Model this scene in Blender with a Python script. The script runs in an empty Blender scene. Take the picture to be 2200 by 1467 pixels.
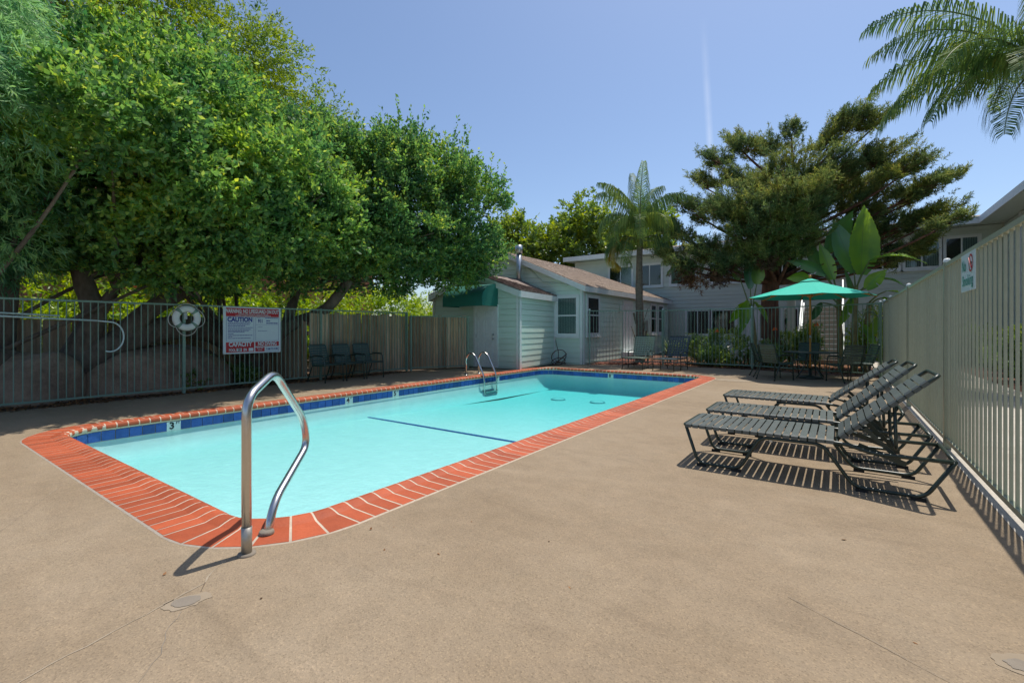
import bpy, math, random
import numpy as np
from mathutils import Vector, Matrix
from mathutils.geometry import tessellate_polygon
R_ = math.radians
random.seed(7)
scene = bpy.context.scene
COL = scene.collection

# ------------------------------------------------------------------ camera, sky, sun, exposure
cam_d = bpy.data.cameras.new('camera'); cam = bpy.data.objects.new('camera', cam_d); COL.objects.link(cam)
cam.location = (0, 0, 1.3); cam.rotation_euler = (R_(90), 0, R_(35.07))
cam_d.sensor_width = 36; cam_d.lens = 36 * 1000 / 2200; cam_d.shift_y = -0.01205
cam_d.clip_start = 0.05; cam_d.clip_end = 6000
scene.camera = cam
SUN = Vector((0.075, 0.37, 1.0)).normalized()
world = bpy.data.worlds.new('World'); scene.world = world; world.use_nodes = True
wn = world.node_tree.nodes; wl = world.node_tree.links
bg = wn['Background']
sky = wn.new('ShaderNodeTexSky'); sky.sky_type = 'NISHITA'; sky.sun_disc = False
sky.sun_elevation = math.asin(SUN.z); sky.sun_rotation = math.atan2(SUN.x, SUN.y)
sky.air_density = 1.0; sky.dust_density = 1.2; sky.ozone_density = 4.0; sky.altitude = 30
bg.inputs['Strength'].default_value = 0.094
# a thin jet trail high in the sky: a narrow band along one great circle
tc = wn.new('ShaderNodeTexCoord')
def wmath(op, a, b=None, c=None):
    n = wn.new('ShaderNodeMath'); n.operation = op
    for k, v in enumerate((a, b, c)):
        if v is None: continue
        if isinstance(v, (int, float)): n.inputs[k].default_value = v
        else: wl.new(v, n.inputs[k])
    return n.outputs[0]
def skydir(px, py):
    F = Vector((-math.sin(R_(35.07)), math.cos(R_(35.07)), 0)); Rr = Vector((F.y, -F.x, 0))
    return (F + Rr * ((px - 1100) / 1000) + Vector((0, 0, (707 - py) / 1000))).normalized()
d0, d1 = skydir(1512, 60), skydir(1524, 290)
nrm = d0.cross(d1).normalized()
def wdot(v):
    n = wn.new('ShaderNodeVectorMath'); n.operation = 'DOT_PRODUCT'
    wl.new(tc.outputs['Generated'], n.inputs[0]); n.inputs[1].default_value = v
    return n.outputs['Value']
nz = wn.new('ShaderNodeTexNoise'); nz.inputs['Scale'].default_value = 14; wl.new(tc.outputs['Generated'], nz.inputs['Vector'])
dist = wmath('ABSOLUTE', wdot(nrm))
band = wmath('SUBTRACT', 1.0, wmath('MINIMUM', wmath('DIVIDE', dist, 0.0075), 1.0))
elev = wdot(Vector((0, 0, 1)))
fade = wmath('MINIMUM', wmath('MAXIMUM', wmath('MULTIPLY', wmath('SUBTRACT', 0.53, elev), 6.0), 0.0), 1.0)
front = wmath('GREATER_THAN', wdot(d0), 0.6)
fac = wmath('MULTIPLY', wmath('MULTIPLY', wmath('MULTIPLY', band, fade), front), wmath('MULTIPLY', wmath('MAXIMUM', wmath('SUBTRACT', nz.outputs['Fac'], .25), 0), 0.45))
mixw = wn.new('ShaderNodeMixRGB'); wl.new(fac, mixw.inputs[0]); wl.new(sky.outputs[0], mixw.inputs[1])
mixw.inputs[2].default_value = (9, 9, 9, 1)
wl.new(mixw.outputs[0], bg.inputs['Color'])
sun_d = bpy.data.lights.new('sun', 'SUN'); sun = bpy.data.objects.new('sun', sun_d); COL.objects.link(sun)
sun_d.energy = 2.8; sun_d.angle = R_(0.53); sun_d.color = (1.0, 0.95, 0.86)
sun.rotation_euler = SUN.to_track_quat('Z', 'Y').to_euler(); sun.location = (0, 0, 40)
vs = scene.view_settings
vs.view_transform = 'Standard'; vs.look = 'None'; vs.gamma = 1; vs.use_curve_mapping = False; vs.exposure = 0.70
scene.cycles.max_bounces = 10; scene.cycles.diffuse_bounces = 5; scene.cycles.transparent_max_bounces = 12
scene.cycles.use_denoising = True
scene.cycles.caustics_reflective = False

# ------------------------------------------------------------------ helpers
class MB:
    """collects simple shapes; build() links them as one mesh object"""
    def __init__(s): s.v = []; s.f = []
    def add(s, v, f):
        o = len(s.v); s.v += [tuple(p) for p in v]; s.f += [tuple(i + o for i in q) for q in f]; return s
    def box(s, x0, x1, y0, y1, z0, z1, M=None):
        v = [Vector(p) for p in ((x0,y0,z0),(x1,y0,z0),(x1,y1,z0),(x0,y1,z0),(x0,y0,z1),(x1,y0,z1),(x1,y1,z1),(x0,y1,z1))]
        if M is not None: v = [M @ p for p in v]
        return s.add(v, ((3,2,1,0),(4,5,6,7),(0,1,5,4),(1,2,6,5),(2,3,7,6),(3,0,4,7)))
    def bar(s, a, b, w, h, up=(0,0,1)):
        a = Vector(a); b = Vector(b); d = (b - a); L = d.length; d.normalize()
        up = Vector(up)
        if abs(d.dot(up)) > .98: up = Vector((0,1,0))
        x = d.cross(up).normalized(); z = x.cross(d)
        M = Matrix((( x.x, d.x, z.x, a.x),(x.y, d.y, z.y, a.y),(x.z, d.z, z.z, a.z),(0,0,0,1)))
        return s.box(-w/2, w/2, 0, L, -h/2, h/2, M)
    def tube(s, pts, r, n=8, caps=True):
        pts = [Vector(p) for p in pts]; m = len(pts)
        rs = r if hasattr(r, '__len__') else [r] * m
        o = len(s.v); prev = None
        for i, p in enumerate(pts):
            t = (pts[min(i+1, m-1)] - pts[max(i-1, 0)])
            if t.length < 1e-9: t = Vector((0,0,1))
            t.normalize()
            if prev is None:
                u = Vector((0,0,1)) if abs(t.z) < .9 else Vector((1,0,0))
                a = t.cross(u).normalized()
            else:
                a = (prev - t * prev.dot(t)); 
                if a.length < 1e-6: a = t.orthogonal()
                a.normalize()
            prev = a; b = t.cross(a)
            for k in range(n):
                g = 2 * math.pi * k / n
                s.v.append(tuple(p + (a * math.cos(g) + b * math.sin(g)) * rs[i]))
        for i in range(m - 1):
            for k in range(n):
                k2 = (k + 1) % n
                s.f.append((o+i*n+k, o+i*n+k2, o+(i+1)*n+k2, o+(i+1)*n+k))
        if caps:
            s.f.append(tuple(o + k for k in range(n - 1, -1, -1))); s.f.append(tuple(o + (m-1)*n + k for k in range(n)))
        return s
    def lathe(s, prof, n=16, c=(0,0,0)):
        o = len(s.v); m = len(prof)
        for (r, z) in prof:
            for k in range(n):
                g = 2*math.pi*k/n; s.v.append((c[0]+r*math.cos(g), c[1]+r*math.sin(g), c[2]+z))
        for i in range(m-1):
            for k in range(n):
                k2 = (k+1) % n; s.f.append((o+i*n+k, o+i*n+k2, o+(i+1)*n+k2, o+(i+1)*n+k))
        return s
    def prism(s, poly, d):
        """poly: list of 3d points (one face); d: extrusion vector"""
        n = len(poly); d = Vector(d); P = [Vector(p) for p in poly]
        f = [tuple(range(n-1,-1,-1)), tuple(range(n, 2*n))] + [(i, (i+1) % n, n+(i+1) % n, n+i) for i in range(n)]
        return s.add(P + [p + d for p in P], f)
    def mesh(s, name, m=None, smooth=False):
        me = bpy.data.meshes.new(name); me.from_pydata(s.v, [], s.f)
        if smooth: me.polygons.foreach_set('use_smooth', [True]*len(me.polygons))
        if m is not None: me.materials.append(m)
        me.update(); return me
    def build(s, name, m, parent=None, smooth=False):
        return link(name, s.mesh(name, m, smooth), parent)
def link(name, data, parent=None, loc=None, rz=None):
    o = bpy.data.objects.new(name, data); COL.objects.link(o)
    if parent is not None: o.parent = parent
    if loc is not None: o.location = loc
    if rz is not None: o.rotation_euler = (0, 0, rz)
    return o
def tag(o, label=None, cat=None, group=None, kind=None):
    for k, v in (('label', label), ('category', cat), ('group', group), ('kind', kind)):
        if v: o[k] = v
    return o
def thing(name, label, cat, loc=(0,0,0), rz=0, group=None):
    return tag(link(name, None, None, loc, rz), label, cat, group)
def copy_tree(o, parent=None):
    c = o.copy(); COL.objects.link(c); c.parent = parent
    for ch in [x for x in o.children]: copy_tree(ch, c)
    return c
def fillet(pts, r, n=6, closed=False):
    """round the inner corners of a polyline"""
    P = [Vector(p) for p in pts]; out = [P[0]]
    for i in range(1, len(P)-1):
        a, b, c = P[i-1], P[i], P[i+1]
        u = (a-b); v = (c-b); lu, lv = u.length, v.length
        k = min(r, lu*.49, lv*.49); u.normalize(); v.normalize()
        p0, p1 = b + u*k, b + v*k
        for j in range(n+1):
            t = j/n; out.append((p0*(1-t)**2) + b*(2*t*(1-t)) + p1*(t*t))
    out.append(P[-1]); return out
def np_mesh(name, V, Fq, m, smooth=False):
    me = bpy.data.meshes.new(name); n = len(V); k = Fq.shape[1]; nf = len(Fq)
    me.vertices.add(n); me.vertices.foreach_set('co', V.astype(np.float32).ravel())
    me.loops.add(nf*k); me.loops.foreach_set('vertex_index', Fq.astype(np.int32).ravel())
    me.polygons.add(nf); me.polygons.foreach_set('loop_start', np.arange(0, nf*k, k, dtype=np.int32))
    try: me.polygons.foreach_set('loop_total', np.full(nf, k, dtype=np.int32))
    except Exception: pass
    if smooth: me.polygons.foreach_set('use_smooth', np.ones(nf, dtype=bool))
    me.materials.append(m); me.update(calc_edges=True); me.validate(); return me

# ------------------------------------------------------------------ materials
MATS = {}
def nodes_of(name):
    m = bpy.data.materials.new(name); m.use_nodes = True; MATS[name] = m
    return m, m.node_tree.nodes, m.node_tree.links, m.node_tree.nodes['Principled BSDF']
def ramp(nd, stops):
    r = nd.new('ShaderNodeValToRGB'); e = r.color_ramp.elements
    e[0].position, e[0].color = stops[0][0], (*stops[0][1], 1); e[1].position, e[1].color = stops[-1][0], (*stops[-1][1], 1)
    for p, c in stops[1:-1]: x = e.new(p); x.color = (*c, 1)
    return r
def pmat(name, c1, c2=None, scale=4, rough=.6, metal=0, bump=0, bscale=None, rand=0, detail=6, stretch=None, spec=.5, dirt=None):
    """noise-varied principled material; rand: brightness spread between objects"""
    m, nd, lk, b = nodes_of(name)
    b.inputs['Roughness'].default_value = rough; b.inputs['Metallic'].default_value = metal
    b.inputs['Specular IOR Level'].default_value = spec
    t = nd.new('ShaderNodeTexCoord'); src = t.outputs['Object']
    if stretch:
        mp = nd.new('ShaderNodeMapping'); mp.inputs['Scale'].default_value = stretch; lk.new(src, mp.inputs[0]); src = mp.outputs[0]
    if rand:
        oi = nd.new('ShaderNodeObjectInfo'); ad = nd.new('ShaderNodeVectorMath'); ad.operation = 'ADD'
        sc = nd.new('ShaderNodeMath'); sc.operation = 'MULTIPLY'; sc.inputs[1].default_value = 37; lk.new(oi.outputs['Random'], sc.inputs[0])
        lk.new(src, ad.inputs[0]); lk.new(sc.outputs[0], ad.inputs[1]); src = ad.outputs[0]
    n = nd.new('ShaderNodeTexNoise'); n.inputs['Scale'].default_value = scale; n.inputs['Detail'].default_value = detail
    n.inputs['Roughness'].default_value = .65; lk.new(src, n.inputs['Vector'])
    c2 = c2 or tuple(x*.75 for x in c1)
    r = ramp(nd, [(.3, c2), (.7, c1)]); lk.new(n.outputs['Fac'], r.inputs[0]); col = r.outputs[0]
    if rand:
        hs = nd.new('ShaderNodeHueSaturation'); mr = nd.new('ShaderNodeMapRange')
        mr.inputs['To Min'].default_value = 1-rand; mr.inputs['To Max'].default_value = 1+rand
        lk.new(oi.outputs['Random'], mr.inputs[0]); lk.new(mr.outputs[0], hs.inputs['Value']); lk.new(col, hs.inputs['Color']); col = hs.outputs[0]
    lk.new(col, b.inputs['Base Color'])
    if bump:
        n2 = nd.new('ShaderNodeTexNoise'); n2.inputs['Scale'].default_value = bscale or scale*5; n2.inputs['Detail'].default_value = 5
        lk.new(src, n2.inputs['Vector']); bp = nd.new('ShaderNodeBump'); bp.inputs['Strength'].default_value = bump; bp.inputs['Distance'].default_value = .01
        lk.new(n2.outputs['Fac'], bp.inputs['Height']); lk.new(bp.outputs[0], b.inputs['Normal'])
    return m
def leafmat(name, c_lo, c_hi, trans=.35, rough=.45, gloss=.06, tip=None):
    """leaves: colour varies from leaf to leaf, light shines partly through"""
    m, nd, lk, b = nodes_of(name)
    nd.remove(b); out = nd['Material Output']
    g = nd.new('ShaderNodeNewGeometry')
    stops = [(0, c_lo), (.8, c_hi)] + ([(1, tip)] if tip else [(1, c_hi)])
    r = ramp(nd, stops); lk.new(g.outputs['Random Per Island'], r.inputs[0])
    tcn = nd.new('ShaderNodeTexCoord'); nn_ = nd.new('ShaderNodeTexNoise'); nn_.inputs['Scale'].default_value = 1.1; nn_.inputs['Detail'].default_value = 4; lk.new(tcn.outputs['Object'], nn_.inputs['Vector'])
    dr_ = ramp(nd, [(.36, (.52,.66,.80)), (.5, (1,1,1)), (.66, (1.42,1.22,.85))]); lk.new(nn_.outputs['Fac'], dr_.inputs[0])  # hue drift, with sunlit yellow and shaded dark clumps put into the colour
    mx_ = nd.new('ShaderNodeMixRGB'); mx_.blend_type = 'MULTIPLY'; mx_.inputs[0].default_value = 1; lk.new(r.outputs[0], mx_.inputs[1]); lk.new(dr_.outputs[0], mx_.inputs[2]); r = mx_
    d = nd.new('ShaderNodeBsdfDiffuse'); t = nd.new('ShaderNodeBsdfTranslucent'); gl = nd.new('ShaderNodeBsdfGlossy')
    gl.inputs['Roughness'].default_value = rough
    hs = nd.new('ShaderNodeHueSaturation'); hs.inputs['Saturation'].default_value = 1.15; hs.inputs['Value'].default_value = 1.25; hs.inputs['Hue'].default_value = .485
    lk.new(r.outputs[0], hs.inputs['Color']); lk.new(r.outputs[0], d.inputs[0]); lk.new(hs.outputs[0], t.inputs[0])
    m1 = nd.new('ShaderNodeMixShader'); m1.inputs[0].default_value = trans; lk.new(d.outputs[0], m1.inputs[1]); lk.new(t.outputs[0], m1.inputs[2])
    m2 = nd.new('ShaderNodeMixShader'); m2.inputs[0].default_value = gloss; lk.new(m1.outputs[0], m2.inputs[1]); lk.new(gl.outputs[0], m2.inputs[2])
    lk.new(m2.outputs[0], out.inputs['Surface']); return m

def concrete_mat(name, c, dark, pale):
    m, nd, lk, b = nodes_of(name); b.inputs['Roughness'].default_value = .85; b.inputs['Specular IOR Level'].default_value = .25
    t = nd.new('ShaderNodeTexCoord'); src = t.outputs['Object']
    def noise(sc, det=5, rg=.6):
        n = nd.new('ShaderNodeTexNoise'); n.inputs['Scale'].default_value = sc; n.inputs['Detail'].default_value = det; n.inputs['Roughness'].default_value = rg
        lk.new(src, n.inputs['Vector']); return n.outputs['Fac']
    big = ramp(nd, [(.32, dark), (.5, c), (.72, pale)]); lk.new(noise(.55, 7, .68), big.inputs[0])
    mid = ramp(nd, [(.35, (.93,.93,.93)), (.65, (1.05,1.04,1.03))]); lk.new(noise(6, 6, .7), mid.inputs[0])
    vo = nd.new('ShaderNodeTexVoronoi'); vo.inputs['Scale'].default_value = 150; lk.new(src, vo.inputs['Vector'])
    sep = nd.new('ShaderNodeSeparateColor'); lk.new(vo.outputs['Color'], sep.inputs[0])
    agg = ramp(nd, [(0, (.78,.77,.76)), (.25, (.97,.97,.97)), (.8, (1.03,1.02,1.01)), (1, (1.22,1.2,1.16))]); lk.new(sep.outputs[0], agg.inputs[0])
    spots = ramp(nd, [(.0, (.45,.4,.36)), (.045, (1,1,1)), (1, (1,1,1))])
    v2 = nd.new('ShaderNodeTexVoronoi'); v2.inputs['Scale'].default_value = 1.3; lk.new(src, v2.inputs['Vector']); lk.new(v2.outputs['Distance'], spots.inputs[0])
    mpv = nd.new('ShaderNodeMapping'); mpv.inputs['Scale'].default_value = (.55,2.4,1); mpv.inputs['Rotation'].default_value = (0,0,.6); lk.new(src, mpv.inputs[0])
    sn = nd.new('ShaderNodeTexNoise'); sn.inputs['Scale'].default_value = 1.1; sn.inputs['Detail'].default_value = 8; sn.inputs['Roughness'].default_value = .72; sn.inputs['Distortion'].default_value = .6; lk.new(mpv.outputs[0], sn.inputs['Vector'])
    stain = ramp(nd, [(.27, (.80,.79,.79)), (.44, (.98,.975,.97)), (.58, (1.02,1.02,1.02)), (.72, (1.17,1.17,1.18))]); lk.new(sn.outputs['Fac'], stain.inputs[0])
    col = big.outputs[0]
    for o in (mid.outputs[0], agg.outputs[0], spots.outputs[0], stain.outputs[0]):
        mx = nd.new('ShaderNodeMixRGB'); mx.blend_type = 'MULTIPLY'; mx.inputs[0].default_value = 1; lk.new(col, mx.inputs[1]); lk.new(o, mx.inputs[2]); col = mx.outputs[0]
    lk.new(col, b.inputs['Base Color'])
    bp = nd.new('ShaderNodeBump'); bp.inputs['Strength'].default_value = .35; bp.inputs['Distance'].default_value = .004
    lk.new(vo.outputs['Distance'], bp.inputs['Height']); lk.new(bp.outputs[0], b.inputs['Normal']); return m

M_DECK = concrete_mat('deck_concrete', (.278,.213,.143), (.240,.180,.117), (.316,.249,.174))
M_WALK = concrete_mat('walk_concrete', (.50,.46,.40), (.42,.38,.32), (.58,.54,.48))
M_SOIL = pmat('soil', (.10,.065,.04), (.045,.03,.02), scale=9, rough=.95, bump=.8, bscale=60)
M_MULCH = pmat('bark_mulch', (.20,.09,.055), (.06,.03,.02), scale=25, rough=.95, bump=1, bscale=70)
M_BRICK = pmat('coping_brick', (.44,.095,.036), (.355,.074,.029), scale=11, rough=.62, bump=.3, bscale=60, rand=.2, spec=.35)
M_GROUT = pmat('grout', (.64,.53,.41), (.50,.40,.30), scale=30, rough=.9)
M_TILE = pmat('blue_tile', (.04,.10,.38), (.022,.06,.26), scale=16, rough=.18, rand=.3, bump=.05)
M_WTILE = pmat('white_tile', (.72,.78,.76), (.6,.66,.64), scale=10, rough=.25)
M_INK = pmat('black_ink', (.015,.015,.017), (.01,.01,.012), rough=.5)
M_PLASTER = pmat('pool_plaster', (.68,.82,.80), (.60,.755,.735), scale=4.5, rough=.7)
M_STEEL = pmat('stainless_steel', (.62,.60,.57), (.56,.54,.52), scale=20, rough=.27, metal=1)
M_FENCE = pmat('fence_paint', (.20,.31,.24), (.165,.26,.20), scale=14, rough=.42, rand=.08)
M_RFENCE = pmat('olive_fence_paint', (.36,.39,.285), (.31,.34,.245), scale=14, rough=.4, rand=.06)
M_WHITE = pmat('white_paint', (.72,.75,.74), (.62,.66,.65), scale=6, rough=.5)
M_SIDE = pmat('sage_siding', (.59,.735,.645), (.54,.68,.595), scale=3, rough=.6, rand=.05, stretch=(1,1,4))
M_SIDE2 = pmat('blue_grey_siding', (.56,.63,.575), (.51,.58,.53), scale=3, rough=.6, rand=.05)
M_SHINGLE = pmat('roof_shingle', (.37,.275,.205), (.20,.15,.115), scale=12, rough=.9, bump=.3)
M_SHAKE = pmat('wood_shake', (.36,.28,.24), (.10,.07,.055), scale=5, rough=.9, bump=.5, stretch=(1,1,1))
M_FABRIC = pmat('green_canvas', (.02,.50,.37), (.018,.46,.34), scale=3, rough=.8)
M_AWN = pmat('awning_canvas', (.014,.16,.125), (.011,.13,.10), scale=3, rough=.75)
M_TEAK = pmat('varnished_wood', (.62,.27,.055), (.5,.2,.035), scale=6, rough=.35, stretch=(6,6,.6))
M_STRAP = pmat('vinyl_strap', (.11,.125,.115), (.085,.098,.09), scale=8, rough=.38, rand=.12)
M_GSTRAP = pmat('green_vinyl_strap', (.05,.10,.08), (.036,.075,.062), scale=8, rough=.4, rand=.12)
M_DFRAME = pmat('dark_green_frame', (.032,.048,.036), (.022,.034,.026), scale=10, rough=.35)
M_GFRAME = pmat('green_frame', (.04,.07,.056), (.03,.052,.042), scale=10, rough=.4)
M_RUBBER = pmat('black_rubber', (.02,.02,.02), (.012,.012,.012), rough=.8)
M_PLANK = pmat('weathered_plank', (.70,.52,.35), (.34,.24,.15), scale=3.5, rough=.9, bump=.5, bscale=25, rand=.38, stretch=(5,5,.5))
M_PLANK2 = pmat('brown_plank', (.62,.42,.25), (.30,.19,.11), scale=3.5, rough=.9, bump=.5, bscale=25, rand=.35, stretch=(5,5,.5))
M_BARK = pmat('oak_bark', (.22,.175,.135), (.08,.062,.048), scale=6, rough=.95, bump=1, bscale=22, stretch=(1,1,.4))
M_PBARK = pmat('pine_bark', (.26,.115,.07), (.09,.042,.03), scale=9, rough=.95, bump=1, bscale=22, stretch=(1,1,.3))
M_PALMT = pmat('palm_trunk', (.26,.21,.155), (.12,.095,.07), scale=7, rough=.95, bump=.8, bscale=20, stretch=(1,1,3))
M_GALV = pmat('galvanised_metal', (.50,.53,.54), (.40,.43,.45), scale=9, rough=.35, metal=.9)
M_STUCCO = pmat('terracotta_stucco', (.62,.24,.13), (.52,.19,.10), scale=3, rough=.9)
M_RTILE = pmat('clay_roof', (.38,.16,.09), (.25,.1,.06), scale=8, rough=.8)
M_DARK = pmat('dark_interior', (.018,.02,.022), (.012,.014,.016), rough=.6)
M_BLIND = pmat('vertical_blind', (.80,.86,.83), (.74,.80,.77), rough=.6)
M_REDP = pmat('red_print', (.50,.02,.03), (.44,.017,.026), rough=.5)
M_BLUEP = pmat('blue_print', (.03,.05,.33), (.02,.04,.27), rough=.5)
M_SIGNW = pmat('sign_white', (.66,.76,.78), (.62,.72,.74), rough=.4)
M_GREENP = pmat('green_print', (.03,.33,.24), (.025,.28,.2), rough=.5)
M_RING = pmat('ring_buoy_white', (.78,.80,.76), (.68,.70,.66), scale=8, rough=.5)
M_ROPE = pmat('rope', (.60,.58,.52), (.45,.43,.38), scale=30, rough=.9)
M_HOSE = pmat('hose_rubber', (.10,.065,.05), (.06,.04,.03), rough=.5)
M_STONE = pmat('lava_rock', (.34,.13,.085), (.20,.075,.05), scale=8, rough=.95, bump=.6)
M_FLOWER = pmat('orange_petal', (.85,.16,.02), (.7,.1,.015), rough=.5)
M_WFLOWER = pmat('pale_petal', (.75,.72,.66), (.65,.6,.55), rough=.6)
M_STEP = pmat('stair_tread', (.36,.32,.27), (.28,.25,.21), scale=6, rough=.8)
M_CRACK = pmat('crack_filler', (.38,.31,.23), (.29,.23,.16), scale=12, rough=.95)
M_CRKD = pmat('dark_crack', (.15,.112,.075), (.11,.08,.055), scale=12, rough=.95)  # plain darker tone for the narrow crack line
M_PATCH = pmat('mortar_patch', (.25,.21,.165), (.205,.172,.135), scale=9, rough=.95, bump=.2)
M_CHALK = pmat('pale_stain', (.315,.25,.178), (.275,.215,.148), scale=5, rough=.95)

def glass_mat():
    m, nd, lk, b = nodes_of('window_glass'); nd.remove(b); out = nd['Material Output']
    t = nd.new('ShaderNodeBsdfTransparent'); t.inputs[0].default_value = (.72,.8,.8,1)
    g = nd.new('ShaderNodeBsdfGlossy'); g.inputs['Roughness'].default_value = .03
    f = nd.new('ShaderNodeFresnel'); f.inputs[0].default_value = 1.6
    mx = nd.new('ShaderNodeMixShader'); lk.new(f.outputs[0], mx.inputs[0]); lk.new(t.outputs[0], mx.inputs[1]); lk.new(g.outputs[0], mx.inputs[2])
    lk.new(mx.outputs[0], out.inputs['Surface']); return m
M_GLASS = glass_mat()
def water_mat():
    m, nd, lk, b = nodes_of('pool_water'); nd.remove(b); out = nd['Material Output']
    t = nd.new('ShaderNodeBsdfTransparent'); t.inputs[0].default_value = (.97,.99,.99,1)
    g = nd.new('ShaderNodeBsdfGlossy'); g.inputs['Roughness'].default_value = .04
    tc = nd.new('ShaderNodeTexCoord'); mp = nd.new('ShaderNodeMapping'); mp.inputs['Scale'].default_value = (1,1.0,1); lk.new(tc.outputs['Object'], mp.inputs[0])
    n = nd.new('ShaderNodeTexNoise'); n.inputs['Scale'].default_value = 9; n.inputs['Detail'].default_value = 7; n.inputs['Roughness'].default_value = .6; lk.new(mp.outputs[0], n.inputs['Vector'])
    bp = nd.new('ShaderNodeBump'); bp.inputs['Strength'].default_value = .6; bp.inputs['Distance'].default_value = .035; lk.new(n.outputs['Fac'], bp.inputs['Height'])
    lk.new(bp.outputs[0], g.inputs['Normal'])
    f = nd.new('ShaderNodeFresnel'); f.inputs[0].default_value = 1.33; lk.new(bp.outputs[0], f.inputs['Normal'])
    k = nd.new('ShaderNodeMath'); k.operation = 'MINIMUM'; k.inputs[1].default_value = .26; lk.new(f.outputs[0], k.inputs[0])
    mx = nd.new('ShaderNodeMixShader'); lk.new(k.outputs[0], mx.inputs[0]); lk.new(t.outputs[0], mx.inputs[1]); lk.new(g.outputs[0], mx.inputs[2])
    lk.new(mx.outputs[0], out.inputs['Surface'])
    va = nd.new('ShaderNodeVolumeAbsorption'); va.inputs['Color'].default_value = (.10,.86,.88,1); va.inputs['Density'].default_value = .52
    lk.new(va.outputs[0], out.inputs['Volume']); return m
M_WATER = water_mat()

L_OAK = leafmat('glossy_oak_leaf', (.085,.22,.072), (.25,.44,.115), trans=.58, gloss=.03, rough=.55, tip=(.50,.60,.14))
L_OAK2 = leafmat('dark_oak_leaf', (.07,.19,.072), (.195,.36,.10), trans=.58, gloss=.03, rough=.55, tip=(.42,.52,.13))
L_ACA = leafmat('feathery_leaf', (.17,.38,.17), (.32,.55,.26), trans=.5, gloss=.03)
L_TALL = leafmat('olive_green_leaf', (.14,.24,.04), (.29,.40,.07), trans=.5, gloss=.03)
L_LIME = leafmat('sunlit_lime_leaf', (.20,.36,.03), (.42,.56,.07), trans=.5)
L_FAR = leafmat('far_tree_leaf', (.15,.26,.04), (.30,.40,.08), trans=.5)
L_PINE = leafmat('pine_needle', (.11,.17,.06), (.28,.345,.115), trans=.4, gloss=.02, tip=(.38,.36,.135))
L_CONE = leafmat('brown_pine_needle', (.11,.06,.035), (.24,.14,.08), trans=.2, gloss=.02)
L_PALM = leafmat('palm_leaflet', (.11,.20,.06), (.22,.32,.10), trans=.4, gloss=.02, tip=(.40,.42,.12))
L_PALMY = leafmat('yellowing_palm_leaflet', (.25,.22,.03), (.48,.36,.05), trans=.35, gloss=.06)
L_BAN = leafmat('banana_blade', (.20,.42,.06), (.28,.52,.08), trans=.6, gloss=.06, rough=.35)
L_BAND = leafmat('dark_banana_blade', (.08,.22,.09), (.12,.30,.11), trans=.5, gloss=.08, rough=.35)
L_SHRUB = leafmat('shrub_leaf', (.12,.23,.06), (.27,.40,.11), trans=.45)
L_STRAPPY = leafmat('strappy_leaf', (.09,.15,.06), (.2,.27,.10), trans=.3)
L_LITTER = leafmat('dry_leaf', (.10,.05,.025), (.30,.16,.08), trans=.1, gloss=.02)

# ------------------------------------------------------------------ pool outline
PX0, PX1, PY0, PY1, PR = -8.05, -3.00, 1.50, 13.38, .47      # inner edge of the coping
def rr_at(s, x0, x1, y0, y1, r):
    """point and outward normal at arc length s of a rounded rectangle, starting at the near right end of the near side, going clockwise seen from above"""
    segs = [((x1-r, y0), (x0+r, y0), (0,-1)), ((x0+r, y0+r), 90, 270), ((x0, y0+r), (x0, y1-r), (-1,0)), ((x0+r, y1-r), 180, 0),
            ((x0+r, y1), (x1-r, y1), (0,1)), ((x1-r, y1-r), 90, 0), ((x1, y1-r), (x1, y0+r), (1,0)), ((x1-r, y0+r), 0, 0)]
    starts = {1: 270, 3: 180, 5: 90, 7: 360}
    for i, g in enumerate(segs):
        if i % 2 == 0:
            a = Vector(g[0]); b = Vector(g[1]); L = (b-a).length
            if s <= L: return a + (b-a)*(s/L), Vector(g[2]), i
        else:
            L = math.pi*r/2
            if s <= L:
                t = R_(starts[i]) - s/r; n = Vector((math.cos(t), math.sin(t)))
                return Vector(g[0]) + n*r, n, i
        s -= L
    return rr_at(0, x0, x1, y0, y1, r)
def rr_len(x0, x1, y0, y1, r): return 2*(x1-x0-2*r) + 2*(y1-y0-2*r) + 2*math.pi*r
PL = rr_len(PX0, PX1, PY0, PY1, PR)
def rr_loop(off, n_arc=12):
    """closed loop offset outward from the inner edge by off"""
    x0, x1, y0, y1, r = PX0-off, PX1+off, PY0-off, PY1+off, PR+off
    out = []
    for cx, cy, a0 in ((x1-r, y0+r, -90), (x1-r, y1-r, 0), (x0+r, y1-r, 90), (x0+r, y0+r, 180)):
        for k in range(n_arc+1):
            t = R_(a0 + 90*k/n_arc); out.append((cx + r*math.cos(t), cy + r*math.sin(t)))
    return out
def sheet(name, outer, holes, z, m, kind='structure', parent=None):
    loops = [[Vector((x, y, 0)) for x, y in outer]] + [[Vector((x, y, 0)) for x, y in h] for h in holes]
    tris = tessellate_polygon(loops); pts = [p for l in loops for p in l]
    V = [(p.x, p.y, z) for p in pts]; F = []
    for a, b, c in tris:
        A, B, C = pts[a], pts[b], pts[c]
        F.append((a, b, c) if (B-A).cross(C-A).z > 0 else (a, c, b))
    mb = MB(); mb.v = V; mb.f = F
    o = mb.build(name, m, parent); 
    if kind and parent is None: o['kind'] = kind
    return o
hole = rr_loop(.36)
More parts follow.
